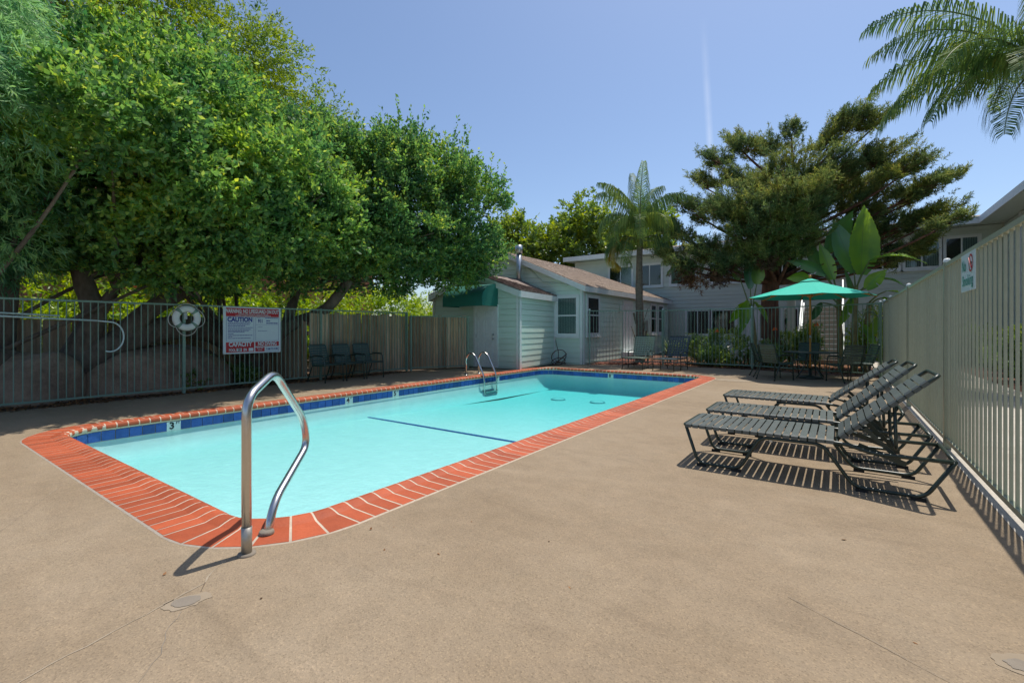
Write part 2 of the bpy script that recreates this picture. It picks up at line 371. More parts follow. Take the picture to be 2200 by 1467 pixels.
# ------------------------------------------------------------------ ground and paving
sheet('ground', [(-900,-900),(900,-900),(900,900),(-900,900)], [rr_loop(.45)], -.03, M_SOIL)
deck = sheet('pool_deck', [(-10.75,-9),(.925,-9),(.925,15.6),(-2.3,16.6),(-5.2,16.7),(-7.55,15.45),(-8.3,15.9),(-8.3,12.2),(-10.1,12.2),(-10.75,10)], [hole], 0, M_DECK)
deck['label'] = 'tan exposed aggregate concrete deck around the pool'
walk = sheet('walkway', [(.93,-9),(3.1,-9),(3.1,24.5),(.93,24.5)], [], -.004, M_WALK)
sheet('mulch_bed', [(-7.55,15.5),(-5.2,16.72),(-2.3,16.62),(.925,15.62),(.925,24.5),(-7.5,24.5)], [], -.006, M_MULCH)
sheet('hedge_bed', [(3.11,-9),(5.25,-9),(5.25,26),(3.11,26)], [], -.006, M_MULCH)
sheet('tree_bed', [(-40,-9),(-10.76,-9),(-10.76,10),(-10.2,12.2),(-14,14),(-40,14)], [], -.008, M_SOIL)
# deck details: control joints, filled cracks, patches
def ribbon(name, pts, w, z, m, parent, jit=.0):
    P = [Vector((x, y)) for x, y in pts]; Q = [P[0]]
    for a, b in zip(P, P[1:]):
        n = max(1, int((b-a).length/.05))
        for k in range(1, n+1):
            p = a + (b-a)*(k/n); d = (b-a).normalized()
            Q.append(p + Vector((-d.y, d.x))*random.uniform(-jit, jit))
    V = []; 
    for i, p in enumerate(Q):
        d = (Q[min(i+1, len(Q)-1)] - Q[max(i-1, 0)]).normalized(); nn = Vector((-d.y, d.x)); ww = w*random.uniform(.35, 1.25)
        V += [(p.x+nn.x*ww/2, p.y+nn.y*ww/2, z), (p.x-nn.x*ww/2, p.y-nn.y*ww/2, z)]
    F = [(2*i+1, 2*i+3, 2*i+2, 2*i) for i in range(len(Q)-1)]
    mb = MB(); mb.v = V; mb.f = F; return mb.build(name, m, parent)
ribbon('crack', [(-2.83,1.25),(-2.75,1.12),(-2.66,1.05),(-2.58,.78),(-2.50,.45),(-2.4,.1)], .009, .002, M_CRACK, deck, .007)
ribbon('crack', [(-2.66,1.05),(-2.59,1.0)], .005, .004, M_CRKD, deck, .005)
ribbon('crack', [(-2.48,.88),(-2.36,.78),(-2.22,.72),(-2.1,.6),(-1.95,.5)], .003, .002, M_PATCH, deck, .006)
ribbon('crack', [(-5.3,1.02),(-4.3,.5),(-3.6,.0)], .005, .002, M_CHALK, deck, .004)
ribbon('crack', [(-.2,2.62),(.35,2.32)], .003, .0042, M_PATCH, deck, .003)
def blotch(name, c, rx, ry, ang, z, m, parent, n=26, jag=.22):
    pts = []; n = 64; ph_ = [random.uniform(0, 6.28) for _ in range(4)]
    for k in range(n):
        t = 2*math.pi*k/n; q = 1 + jag*(.5*math.sin(2*t+ph_[0]) + .4*math.sin(3*t+ph_[1]) + .3*math.sin(7*t+ph_[2]) + .2*math.sin(13*t+ph_[3]))
        x, y = rx*q*math.cos(t), ry*q*math.sin(t)
        pts.append((c[0] + x*math.cos(ang)-y*math.sin(ang), c[1] + x*math.sin(ang)+y*math.cos(ang)))
    return sheet(name, pts, [], z, m, None, parent)
blotch('patch', (-2.55,.925), .095, .062, 1.0, .002, M_CHALK, deck)
blotch('patch', (-2.55,.925), .062, .044, 1.0, .004, M_PATCH, deck, jag=.08)
blotch('patch', (.62,2.62), .13, .08, .3, .002, M_CHALK, deck, jag=.12)
blotch('drain_patch', (.60,2.61), .07, .042, .4, .004, M_PATCH, deck, jag=.2)
blotch('patch', (-2.2,12.9), .5, .3, .0, .004, M_CHALK, deck, n=10, jag=.06)

# ------------------------------------------------------------------ swimming pool
pool = tag(link('swimming_pool', None), 'rectangular turquoise swimming pool with rounded corners and red brick coping', 'pool')
BED = -.04
def brick_prof(): return [(.365,.006),(.13,.009),(.085,.022),(.045,.031),(.012,.030),(-.020,.014),(-.028,-.010),(-.018,-.036),(.365,-.036)]
def brick_mesh(name, wi, wo, seed):
    rd = random.Random(seed); pr = brick_prof(); n = len(pr); mb = MB(); V = []
    for sgn in (-1, 1):
        for t, z in pr:
            w = wi + (wo-wi)*max(0, t)/.365
            V.append((sgn*w/2, t, z + rd.uniform(-.0005,.0005)))
    F = [(i, (i+1) % n, n+(i+1) % n, n+i) for i in range(n)] + [tuple(range(n-1,-1,-1)), tuple(range(n, 2*n))]
    mb.add(V, F); return mb.mesh(name, M_BRICK)
Lx, Ly, La = PX1-PX0-2*PR, PY1-PY0-2*PR, math.pi*PR/2
nx, ny, na = round(Lx/.125), round(Ly/.125), 6
straight_x = [brick_mesh('brick', Lx/nx-.0155, Lx/nx-.0155, k) for k in range(4)]
straight_y = [brick_mesh('brick', Ly/ny-.0155, Ly/ny-.0155, k+9) for k in range(4)]
corner = [brick_mesh('brick', 2*PR*math.tan(math.pi/4/na)-.015, 2*(PR+.365)*math.tan(math.pi/4/na)-.018, k+20) for k in range(3)]
def place_on_rim(s, data, name, parent, dz=0):
    p, n, i = rr_at(s, PX0, PX1, PY0, PY1, PR)
    return link(name, data, parent, (p.x, p.y, dz + random.uniform(-.0005,.0005)), math.atan2(n.y, n.x) - math.pi/2 + random.uniform(-.003,.003))
s0 = 0
for i in range(8):
    cnt, L, meshes = ((nx, Lx, straight_x), (na, La, corner), (ny, Ly, straight_y), (na, La, corner))[i % 4]
    for k in range(cnt): place_on_rim(s0 + L*(k+.5)/cnt, random.choice(meshes), 'brick', pool)
    s0 += L
# mortar bed following the brick profile a little lower
def ring_surface(prof):
    mb = MB(); loops = [rr_loop(t) for t, z in prof]; n = len(loops[0])
    for (t, z), lp in zip(prof, loops): mb.v += [(x, y, z) for x, y in lp]
    for j in range(len(prof)-1):
        for k in range(n): mb.f.append((j*n+k, j*n+(k+1) % n, (j+1)*n+(k+1) % n, (j+1)*n+k))
    return mb
ring_surface([(.385,-.03),(.38,.0042),(.13,.0074),(.085,.0204),(.045,.0294),(.012,.0284),(-.0185,.0128),(-.0262,-.010),(-.01,-.052),(.0,-.058),(.0,-.075)]).build('mortar', M_GROUT, pool, True)
# waterline tiles and depth markers
TZ0, TZ1 = -.190, -.062; TW = (TZ1-TZ0)
ring_surface([(.004,-.06),(.004,TZ0-.01)]).build('tile_grout', M_GROUT, pool)
nt = round(PL/.15); tw = PL/nt - .009
tile_me = MB().box(-tw/2, tw/2, -.012, .003, TZ0, TZ1).mesh('tile', M_TILE)
white_me = MB().box(-tw*.62, tw*.62, -.016, .003, TZ0-.004, TZ1).mesh('depth_marker', M_WTILE)
def s_of_left(y): return Lx + La + (y - (PY0+PR))
marks = {}
for y, txt in ((2.72,'3'), (5.75,'4'), (6.95,'5'), (10.75,'7')):
    marks[round((s_of_left(y)-.5*PL/nt)/(PL/nt))] = txt
marks[round((Lx + 2*La + Ly + (-5.75 - (PX0+PR)))/(PL/nt) - .5)] = '8'
def text_obj(name, body, size, m, parent, M, align='CENTER', bold=0, sx=1.0, spacing=1.0):
    cu = bpy.data.curves.new(name, 'FONT'); cu.body = body; cu.size = size; cu.align_x = align; cu.align_y = 'CENTER'
    cu.offset = bold; cu.space_character = spacing; cu.resolution_u = 3; cu.materials.append(m)
    tmp = bpy.data.objects.new(name, cu); COL.objects.link(tmp)
    me = bpy.data.meshes.new_from_object(tmp, depsgraph=bpy.context.evaluated_depsgraph_get()); me.name = name
    bpy.data.objects.remove(tmp); bpy.data.curves.remove(cu)
    if not me.materials: me.materials.append(m)
    me.transform(M @ Matrix.Diagonal((sx,1,1,1)))
    return link(name, me, parent)
for k in range(nt):
    s = (k+.5)*PL/nt
    if k in marks:
        w = place_on_rim(s, white_me, 'depth_marker', pool)
        Mt = Matrix.Translation((-.025,-.0185,(TZ0+TZ1)/2+.002)) @ Matrix.Rotation(R_(90), 4, 'X')
        text_obj('number', marks[k], .135, M_INK, w, Mt, bold=.005)
        text_obj('unit', 'FT', .05, M_INK, w, Matrix.Translation((.052,-.0185,(TZ0+TZ1)/2+.04)) @ Matrix.Rotation(R_(90), 4, 'X'), bold=.001)
    else: place_on_rim(s, tile_me, 'tile', pool)
# basin: walls and sloping floor
FS, FD = -.48, -.68
def floor_z(y): return FS if y < 6 else (FS + (FD-FS)*min(1, (y-6)/4.5))
lp = rr_loop(.006); n = len(lp); mb = MB()
cz = lambda y, t: -.24 + (floor_z(y)+.24)*t
mb.v = [(x, y, -.18) for x, y in lp] + [(x, y, -.24) for x, y in lp] + [(x, y, cz(y,.45)) for x, y in rr_loop(-.05)] + [(x, y, cz(y,.8)) for x, y in rr_loop(-.14)] + [(x, y, cz(y,1)) for x, y in rr_loop(-.3)]
for j in range(4):
    for k in range(n): mb.f.append((j*n+k, j*n+(k+1) % n, (j+1)*n+(k+1) % n, (j+1)*n+k))
o = len(mb.v); ys = [PY0+.3+k*(PY1-PY0-.6)/60 for k in range(61)]
def half_w(y):
    r = PR-.3; d = min(y-(PY0+.3), (PY1-.3)-y)
    return 0 if d >= r else r - math.sqrt(max(0, r*r-(r-d)**2))
for y in ys:
    c = half_w(y); mb.v += [(PX0+.3+c, y, floor_z(y)), (PX1-.3-c, y, floor_z(y))]
for k in range(60): mb.f.append((o+2*k, o+2*k+1, o+2*k+3, o+2*k+2))
mb.build('basin', M_PLASTER, pool, True)
lane = MB(); 
lane.box(PX0+.27, PX1-.27, 6.0, 6.065, FS+.001, FS+.008); lane.build('slope_line', M_TILE, pool)
M_RINGD = pmat('drain_grey', (.22,.42,.46), (.18,.36,.40), rough=.6)
for x, y in ((-6.45,11.45), (-5.33,11.6)):
    z = floor_z(y); d = MB().lathe([(.0,z+.03),(.13,z+.03),(.17,z+.02),(.19,z+.002)], 24, (x,y,0)); dr = d.build('main_drain', M_PLASTER, pool, True)
    MB().lathe([(.165,z+.022),(.19,z+.028),(.21,z+.012)], 24, (x,y,0)).build('drain_ring', M_RINGD, dr, True)
# water: closed body with a flat surface
WZ = -.160
lp = rr_loop(.02); n = len(lp); wmb = MB(); wmb.v = [(x, y, WZ) for x, y in lp] + [(x, y, -1.1) for x, y in lp]
wmb.f = [tuple(range(n)), tuple(range(2*n-1, n-1, -1))] + [(k, n+k, n+(k+1) % n, (k+1) % n) for k in range(n)]
wt = wmb.build('water', M_WATER); tag(wt, 'clear turquoise water filling the swimming pool', None, None, 'structure')

# ------------------------------------------------------------------ metal picket fences
def metal_fence(name, label, pts, posts, top, bottom, spacing, m, pk=.0135, pw=.05, rail=.032, cap=True, group=None, overshoot=.0):
    """pts: polyline of the fence on the ground; posts: arc lengths of the posts"""
    t = thing(name, label, 'fence', (0,0,0), 0, group)
    P = [Vector((x, y, 0)) for x, y in pts]
    for a, b in zip(P, P[1:]):
        for z in (bottom, top):
            MB().bar(a + Vector((0,0,z)), b + Vector((0,0,z)), rail*.9, rail).build('rail', m, t)
    pick = MB().box(-pk/2, pk/2, -pk/2, pk/2, bottom-rail*.4, top-rail*.4).mesh('picket', m)
    post_me = MB().box(-pw/2, pw/2, -pw/2, pw/2, 0, top+.03).mesh('post', m)
    cap_me = MB().lathe([(.0,top+.075),(.02,top+.072),(.033,top+.055),(.036,top+.04),(.036,top+.028)], 12).mesh('post_cap', M_WHITE, True)
    acc = 0
    for a, b in zip(P, P[1:]):
        L = (b-a).length; d = (b-a)/L; rz = math.atan2(d.y, d.x); k = 0
        nn = max(1, round(L/spacing))
        for k in range(nn):
            s = (k+.5)*L/nn
            if any(abs(acc+s-q) < pw*.7 for q in posts): continue
            p = a + d*s; link('picket', pick, t, (p.x, p.y, random.uniform(-.002,.002)), rz)
        for q in posts:
            if acc-1e-6 <= q <= acc+L+1e-6 and not any(abs(q-z2) < 1e-6 and acc > 0 and abs(q-acc) < 1e-6 for z2 in posts):
                p = a + d*(q-acc); po = link('post', post_me, t, (p.x, p.y, 0), rz)
                if cap: link('post_cap', cap_me, po)
        acc += L
    return t
metal_fence('picket_fence', 'green metal picket fence on the left in front of the trees and planks', [(-10.87,-2.2),(-10.87,9.85)], [1.0, 3.2, 6.1, 9.15, 12.05], 1.79, .10, .105, M_FENCE, cap=False)
metal_fence('fence_gate', 'narrow green metal gate between plank fence and white door', [(-10.83,9.95),(-10.0,11.75)], [.03, 1.95], 1.70, .10, .10, M_FENCE, cap=False)
metal_fence('picket_fence', 'green metal picket fence behind the umbrella table and the woven chaises', [(-7.52,15.62),(-5.2,16.9),(-2.3,16.8),(.9,15.5)], [0.03, 2.65, 5.55, 9.0], 1.97, .12, .115, M_FENCE)
metal_fence('picket_fence', 'tall olive metal picket fence along the right behind the loungers', [(.97,-1.0),(.97,15.42)], [1.1, 4.5, 7.9, 11.3, 14.7, 16.4], 2.0, .10, .138, M_RFENCE, pk=.018, pw=.06, rail=.04)

# ------------------------------------------------------------------ plank fences
def plank_meshes(h, n=5):
    out = []
    for k in range(n):
        w = random.uniform(.125,.15); hh = h + random.uniform(-.03,.03)
        mb = MB(); c = random.choice((0, .02)); 
        mb.prism([(-w/2,0,.03),(w/2,0,.03),(w/2,0,hh-c),(w/2-c,0,hh),(-w/2+c,0,hh),(-w/2,0,hh-c)], (0,.018,0))
        out.append(mb.mesh('plank', M_PLANK2 if k in (1,3) else M_PLANK))
    return out
def plank_fence(label, pts, h, loose=.006):
    t = thing('plank_fence', label, 'fence'); P = [Vector((x, y, 0)) for x, y in pts]; mes = plank_meshes(h)
    for a, b in zip(P, P[1:]):
        L = (b-a).length; d = (b-a)/L; rz = math.atan2(d.y, d.x); nn = round(L/.144); nrm = Vector((-d.y, d.x, 0))
        for z in (.25, h-.3): MB().bar(a + nrm*.05 + Vector((0,0,z)), b + nrm*.05 + Vector((0,0,z)), .04, .09).build('fence_rail', M_PLANK, t)
        for k in range(nn):
            p = a + d*(k+.5)*L/nn + nrm*random.uniform(-.008,.008)
            o = link('plank', random.choice(mes), t, p, rz); o.rotation_euler = (random.uniform(-.006,.006), random.uniform(-.008,.008), rz)
    return t
plank_fence('weathered grey plank fence close behind the metal fence and green chairs', [(-11.05,6.75),(-11.05,9.9),(-10.2,11.85)], 1.72)
plank_fence('dark low plank fence behind the sprawling tree trunk', [(-13.0,-3),(-13.0,6.7),(-11.1,6.7)], 1.5)

# ------------------------------------------------------------------ buildings
def siding(parent, o, d, nrm, z0, z1, left, right, m, course=.19):
    """horizontal lap boards on a wall: o start point, d direction along the wall, nrm outward; left(z), right(z) give the span"""
    o = Vector(o); d = Vector(d); nrm = Vector(nrm); z = z0
    while z < z1 - .03:
        zt = min(z + course, z1)
        a0, b0, a1, b1 = left(z), right(z), left(zt), right(zt)
        if b0 - a0 > .05:
            b1 = max(b1, a1 + .01)
            def P(s, zz, off): return o + d*s + nrm*off + Vector((0,0,zz))
            g_ = .014 if course < .195 else .02; V = [P(a0,z+g_,0), P(b0,z+g_,0), P(b1,zt,0), P(a1,zt,0), P(a0,z+g_,.0275), P(b0,z+g_,.0275), P(b1,zt,.018), P(a1,zt,.018)]
            MB().add(V, ((0,3,2,1),(4,5,6,7),(0,1,5,4),(1,2,6,5),(2,3,7,6),(3,0,4,7))).build('siding_board', m, parent)
        z = zt
def frame_mat(o, d, nrm):
    d = Vector(d); nrm = Vector(nrm); return Matrix(((d.x, -nrm.x, 0, o[0]), (d.y, -nrm.y, 0, o[1]), (0, 0, 1, o[2]), (0,0,0,1)))
def window(parent, o, d, nrm, w, h, style='hung', blinds=None, trim=.09):
    """o: lower left corner seen from outside"""
    M = frame_mat(o, d, nrm); t = link('window', None, parent)
    fr = MB()
    fr.box(0, w, -.055, -.028, -trim*.9, 0, M); fr.box(-trim, w+trim, -.055, -.028, h, h+trim, M); fr.box(-trim, 0, -.055, -.028, -trim*.9, h, M); fr.box(w, w+trim, -.055, -.028, -trim*.9, h, M)
    fr.build('window_trim', M_WHITE, t)
    s = MB()
    s.box(0, w, -.05, -.03, 0, .04, M); s.box(0, w, -.05, -.03, h-.04, h, M); s.box(0, .04, -.05, -.03, .04, h-.04, M); s.box(w-.04, w, -.05, -.03, .04, h-.04, M)
    if style == 'hung': s.box(.04, w-.04, -.053, -.03, h*.49, h*.49+.05, M)
    else: s.box(w/2-.025, w/2+.025, -.053, -.03, .04, h-.04, M)
    s.build('sash', M_WHITE, t)
    MB().box(-trim-.03, w+trim+.03, -.085, -.0285, -trim*.9-.05, -trim*.9-.003, M).build('sill', M_WHITE, t)
    MB().box(.02, w-.02, -.0275, -.0265, .02, h-.02, M).build('room_dark', M_DARK, t)
    if blinds:
        lo, hi = blinds; n = int((hi-lo)*w/.068)
        me = None
        for k in range(n):
            x = w*lo + (k+.5)*(hi-lo)*w/n
            q = MB(); q.prism([M @ Vector((x-.03,-.031,.05)), M @ Vector((x+.03,-.039,.05)), M @ Vector((x+.03,-.039,h-.05)), M @ Vector((x-.03,-.031,h-.05))], M.to_3x3() @ Vector((0,.0015,0)))
            q.build('blind_slat', M_BLIND, t)
    MB().box(.04, w-.04, -.0445, -.0435, .04, h-.04, M).build('pane', M_GLASS, t)
    return t
def panel_door(parent, o, d, nrm, w, h, knob=True):
    M = frame_mat(o, d, nrm); t = link('door', None, parent)
    MB().box(0, w, -.05, -.028, .01, h, M).build('door_leaf', M_WHITE, t)
    fr = MB(); fr.box(-.1, 0, -.065, -.027, 0, h+.1, M); fr.box(w, w+.1, -.065, -.027, 0, h+.1, M); fr.box(0, w, -.065, -.027, h, h+.1, M); fr.build('door_frame', M_WHITE, t)
    for (x0, x1, z0, z1) in ((.13,.45,.12,.42),(.55,.87,.12,.42),(.13,.45,.49,.79),(.55,.87,.49,.79),(.13,.45,.85,.94),(.55,.87,.85,.94)):
        q = MB(); e = .016
        for a in ((x0*w, x1*w, z0*h, z0*h+e), (x0*w, x1*w, z1*h-e, z1*h), (x0*w, x0*w+e, z0*h+e, z1*h-e), (x1*w-e, x1*w, z0*h+e, z1*h-e)): q.box(a[0], a[1], -.058, -.0495, a[2], a[3], M)
        q.box(x0*w+.045, x1*w-.045, -.057, -.0495, z0*h+.045, z1*h-.045, M); q.build('door_panel', M_WHITE, t)
    if knob:
        for z in (.95, 1.1):
            MB().tube([M @ Vector((w-.09,-.05,z)), M @ Vector((w-.09,-.075,z)), M @ Vector((w-.09,-.09,z)), M @ Vector((w-.09,-.115,z))], [.03,.014,.032,.02], 12).build('knob', M_GALV, t, True)
        for z in (.25, 1.05, h-.2): MB().box(.0, .02, -.056, -.0495, z-.06, z+.06, M).build('hinge', M_GALV, t)
    return t
def shingles(parent, o, u, v, L, H, m, course=.17, wmin=.1, wmax=.26, clip=None, thick=.018, name='shingles'):
    o = Vector(o); u = Vector(u).normalized(); v = Vector(v).normalized(); n = u.cross(v).normalized(); mb = MB(); y = 0
    while y < H:
        x = -random.uniform(0, wmax)
        lo, hi = clip(y) if clip else (0, L)
        while x < L:
            w = random.uniform(wmin, wmax); a = max(x, lo); b = min(x+w-.008, hi)
            if b - a > .03:
                y1 = min(y+course*1.25, H); jz = random.uniform(0, thick*.5); jy = random.uniform(-.015,.015)
                V = [o+u*a+v*(y+jy), o+u*b+v*(y+jy), o+u*b+v*y1, o+u*a+v*y1]
                T = [V[0]+n*(thick+jz), V[1]+n*(thick+jz), V[2]+n*.006, V[3]+n*.006]
                mb.add(V+T, ((4,5,6,7),(0,1,5,4),(1,2,6,5),(3,0,4,7)))
            x += w
        y += course
    return tag(mb.build(name, m, parent), kind='stuff')

# pool house with a gabled utility room in front
house = thing('pool_house', 'low sage green pool house with brown gable roof beyond the pool', 'house')
GX, GY, HX0, HY1 = -7.6, 15.3, -14.6, 25.4           # right wall x, gable wall y, left wall, far wall
AX, AZ, EZ, SL = -11.09, 4.43, 2.85, .434            # ridge x and height, eave height
w = MB(); w.prism([(HX0,GY,0),(GX,GY,0),(GX,GY,2.78),(AX,GY,4.26),(HX0,GY,2.78)], (0,HY1-GY,0)); hw = w.build('wall', M_SIDE, house)
siding(hw, (GX,GY,0), (-1,0,0), (0,-1,0), .05, 4.2, lambda z: 0 if z < 2.74 else (z-2.74)/SL, lambda z: 7.0 if z < 2.74 else 7.0-(z-2.74)/SL, M_SIDE)
siding(hw, (GX,GY,0), (0,1,0), (1,0,0), .05, 2.76, lambda z: .0, lambda z: HY1-GY, M_SIDE)
MB().box(GX-.10, GX-.0, GY-.042, GY-.027, .02, 2.78).box(GX+.027, GX+.042, GY-.042, GY+.08, .02, 2.72).build('corner_board', M_WHITE, house)
MB().box(GX+.027, GX+.042, HY1-.1, HY1+.02, .02, 2.72).build('corner_board', M_WHITE, house)
OV = .16
# roof planes
ry1, ex = 21.7, GX+OV
rf = MB()
def quad(mb, pts, th): 
    n = (Vector(pts[1])-Vector(pts[0])).cross(Vector(pts[2])-Vector(pts[0])).normalized(); 
    if n.z < 0: n = -n
    mb.prism(pts, n*-th)
quad(rf, [(ex,GY-.16,EZ),(ex,25.75,EZ),(AX,ry1,AZ),(AX,GY-.16,AZ)], .09)
lx = 2*AX-ex
quad(rf, [(lx,25.75,EZ),(lx,GY-.16,EZ),(AX,GY-.16,AZ),(AX,ry1,AZ)], .09)
quad(rf, [(ex,25.75,EZ),(lx,25.75,EZ),(AX,ry1,AZ)], .09)
roof = rf.build('roof', M_SHINGLE, house)
vd = Vector((AX-ex, 0, AZ-EZ)); H = vd.length
shingles(roof, (ex,GY-.17,EZ+.006), (0,1,0), vd, 25.75-(GY-.17), H, M_SHINGLE, .15, .15, .34, lambda y: (0, 25.75-(GY-.17) - (25.75-ry1)*y/H), .014)
fb = MB(); 
fb.prism([(ex,GY-.18,EZ-.20),(ex,GY-.18,EZ-.005),(AX,GY-.18,AZ-.005),(AX,GY-.18,AZ-.20)], (0,-.03,0)); 
fb.prism([(lx,GY-.18,EZ-.20),(lx,GY-.18,EZ-.005),(AX-.002,GY-.18,AZ-.005),(AX-.002,GY-.18,AZ-.20)], (0,-.03,0)); fb.build('rake_board', M_WHITE, house)
MB().box(ex, ex+.03, GY-.215, 25.78, EZ-.20, EZ-.004).build('fascia', M_WHITE, house)
window(house, (-8.64,GY,1.1), (1,0,0), (0,-1,0), .82, 1.38, 'hung', (.0,1.0))
window(house, (GX,15.62,1.12), (0,1,0), (1,0,0), .98, 1.38, 'hung', (.78,1.0))
panel_door(house, (GX,19.15,.34), (0,1,0), (1,0,0), .92, 2.1, False)
MB().box(GX+.03, GX+.6, 18.95, 20.3, -.02, .32).build('door_step', M_WHITE, house)
for y in (22.7, 23.85): window(house, (GX,y,1.12), (0,1,0), (1,0,0), .72, 1.38, 'hung')
MB().box(GX+.03, GX+.16, 21.35, 21.85, 1.0, 1.7).build('meter_box', M_GALV, house)
lamp = MB().box(GX+.03, GX+.14, 18.7, 18.82, 2.05, 2.3).build('wall_lamp', M_WHITE, house)
# utility room
UX0, UX1, UY = -12.25, -8.42, 12.4; UBX = -8.78      # left and right corner of the front wall, right end at the main wall
UZ = 2.48; UA = (UX0+UX1)/2; UAZ = UZ + .36*(UX1-UA)
ut = MB(); ut.add([(UX0,UY,0),(UX1,UY,0),(UBX,GY,0),(UX0,GY,0),(UX0,UY,UZ),(UX1,UY,UZ),(UBX,GY,UZ),(UX0,GY,UZ),(UA,UY,UAZ-.06),(UA,GY,UAZ-.06)],
       ((0,1,5,8,4),(1,2,6,5),(3,0,4,7),(5,6,9,8),(4,8,9,7),(2,3,7,9,6)))
uw = ut.build('utility_wall', M_SIDE, house)
siding(uw, (UX0,UY,0), (1,0,0), (0,-1,0), .04, UAZ-.1, lambda z: 0 if z < UZ-.06 else (z-UZ+.06)/.36, lambda z: UX1-UX0 if z < UZ-.06 else UX1-UX0-(z-UZ+.06)/.36, M_SIDE)
ud = Vector((UBX-UX1, GY-UY, 0)).normalized(); un = Vector((ud.y, -ud.x, 0))
siding(uw, (UX1,UY,0), ud, un, .04, UZ-.05, lambda z: .0, lambda z: 2.92, M_SIDE)
MB().box(UX1-.09, UX1+.0, UY-.045, UY-.027, .0, UZ-.1).build('corner_board', M_WHITE, house)
Mc = frame_mat((UX1,UY,0), ud, un); MB().box(-.045, .09, -.045, -.027, 0, UZ-.1, Mc).build('corner_board', M_WHITE, house)
MB().box(2.8, 2.9, -.045, -.027, 0, UZ-.1, Mc).build('corner_board', M_WHITE, house)
MB().box(UX0, UX0+.1, UY-.045, UY-.027, .0, UZ-.1).build('corner_board', M_WHITE, house)
O2 = .12
e1 = Vector((UX1+O2, UY-O2, UZ+.05)); e2 = Vector((UBX+O2, GY-.03, UZ+.05)); r1 = Vector((UA, UY-O2, UAZ+.09)); r2 = Vector((UA, GY-.03, UAZ+.09)); l1 = Vector((2*UA-UX1-O2, UY-O2, UZ+.05)); l2 = Vector((2*UA-UX1-O2, GY-.03, UZ+.05))
ur = MB(); quad(ur, [e1,e2,r2,r1], .07); quad(ur, [l2,l1,r1,r2], .07); uro = ur.build('utility_roof', M_SHAKE, house)
shingles(uro, e1+Vector((.0,-.02,.01)), e2-e1, (r1-e1), (e2-e1).length, (r1-e1).length, M_SHAKE, .14, .07, .2, None, .03, 'wood_shakes')
shingles(uro, l2+Vector((0,0,.01)), l1-l2, (r2-l2), (l1-l2).length, (r2-l2).length, M_SHAKE, .14, .07, .2, None, .03, 'wood_shakes')
ub = MB()
for E in (e1, l1): ub.prism([E+Vector((0,0,-.21)), E+Vector((0,0,-.01)), r1+Vector((0,0,-.01)), r1+Vector((0,0,-.21))], (0,-.03,0))
ub.build('rake_board', M_WHITE, house)
ub = MB(); ub.bar(e1+Vector((.015,.0,-.11)), e2+Vector((.015,0,-.11)), .03, .2); ub.build('fascia', M_WHITE, house)
ub = MB(); ub.bar(l1+Vector((-.015,.0,-.11)), l2+Vector((-.015,0,-.11)), .03, .2); ub.build('fascia', M_WHITE, house)
panel_door(house, (-10.18,UY,.02), (1,0,0), (0,-1,0), .84, 2.0)
# vent pipe
vp = MB(); bx, by = -10.2, 15.0
vp.tube([(bx,by,2.9),(bx,by,4.25)], .1, 16).tube([(bx,by,4.25),(bx,by,4.56)], .135, 16); vp.build('vent_pipe', M_GALV, house, True)
MB().tube(fillet([(-10.0,GY-.05,3.75),(-9.2,GY-.06,3.05),(-8.5,GY-.06,3.0),(-7.75,GY-.06,2.82)], .3), .012, 6).build('cable', M_SIDE, house, True)
# barrel awning over the door
aw = thing('door_awning', 'dark green barrel awning over the white utility door', 'awning', (0,0,0))
ax0, ax1, ay, az0, az1, pr = -10.95, -9.25, UY-.03, 2.05, 2.80, .85
prof = []
for k in range(13):
    a = R_(90*k/12); prof.append((ay - pr*math.sin(a), az0+.24 + (az1-az0-.24)*math.cos(a)))
prof.append((ay-pr, az0))
cv = MB(); n = len(prof)
cv.v = [(ax0,y,z) for y, z in prof] + [(ax1,y,z) for y, z in prof] + [(ax0,y+.008,z-.008) for y, z in prof] + [(ax1,y+.008,z-.008) for y, z in prof]
for k in range(n-1): cv.f += [(k, n+k, n+k+1, k+1), (2*n+k+1, 3*n+k+1, 3*n+k, 2*n+k)]
cv.build('canopy', M_AWN, aw, True)
for x in (ax0, ax1):
    c = MB(); c.prism([(x,y,z) for y, z in prof] + [(x,ay,az0)], (.006 if x == ax0 else -.006,0,0)); c.build('end_panel', M_AWN, aw)
# two-storey apartment block behind, with a wing on the right
apt = thing('apartment_building', 'two storey blue grey apartment block with white windows behind the pine', 'building')
FY, FX1, WZt = 26.1, 5.3, 5.45
f = MB(); f.box(-13.5, FX1, FY+.0, FY+8, 0, WZt); fw = f.build('wall', M_SIDE2, apt)
siding(fw, (-13.5,FY,0), (1,0,0), (0,-1,0), .05, WZt, lambda z: .0, lambda z: 18.75, M_SIDE2, .2)
f = MB(); f.box(FX1+.03, FX1+8, 0, FY-.04, 0, WZt); fw2 = f.build('wing_wall', M_SIDE2, apt)
siding(fw2, (FX1+.03,0,0), (0,1,0), (-1,0,0), .05, WZt, lambda z: .0, lambda z: FY-.05, M_SIDE2, .2)
EXW, EYF = 4.5, 25.3
r = MB(); r.box(-13.9, EXW+6, EYF+.02, FY+8.5, WZt+.03, WZt+.13); r.box(EXW+.02, FX1+8.5, -.5, EYF+.0, WZt+.03, WZt+.13); r.build('roof_soffit', M_SIDE2, apt)
r = MB()
r.prism([(-13.9,EYF,WZt+.2),(EXW,EYF,WZt+.2),(EXW+4.6,EYF+4.6,WZt+1.1),(-13.9,EYF+4.6,WZt+1.1)], (0,0,-.06))
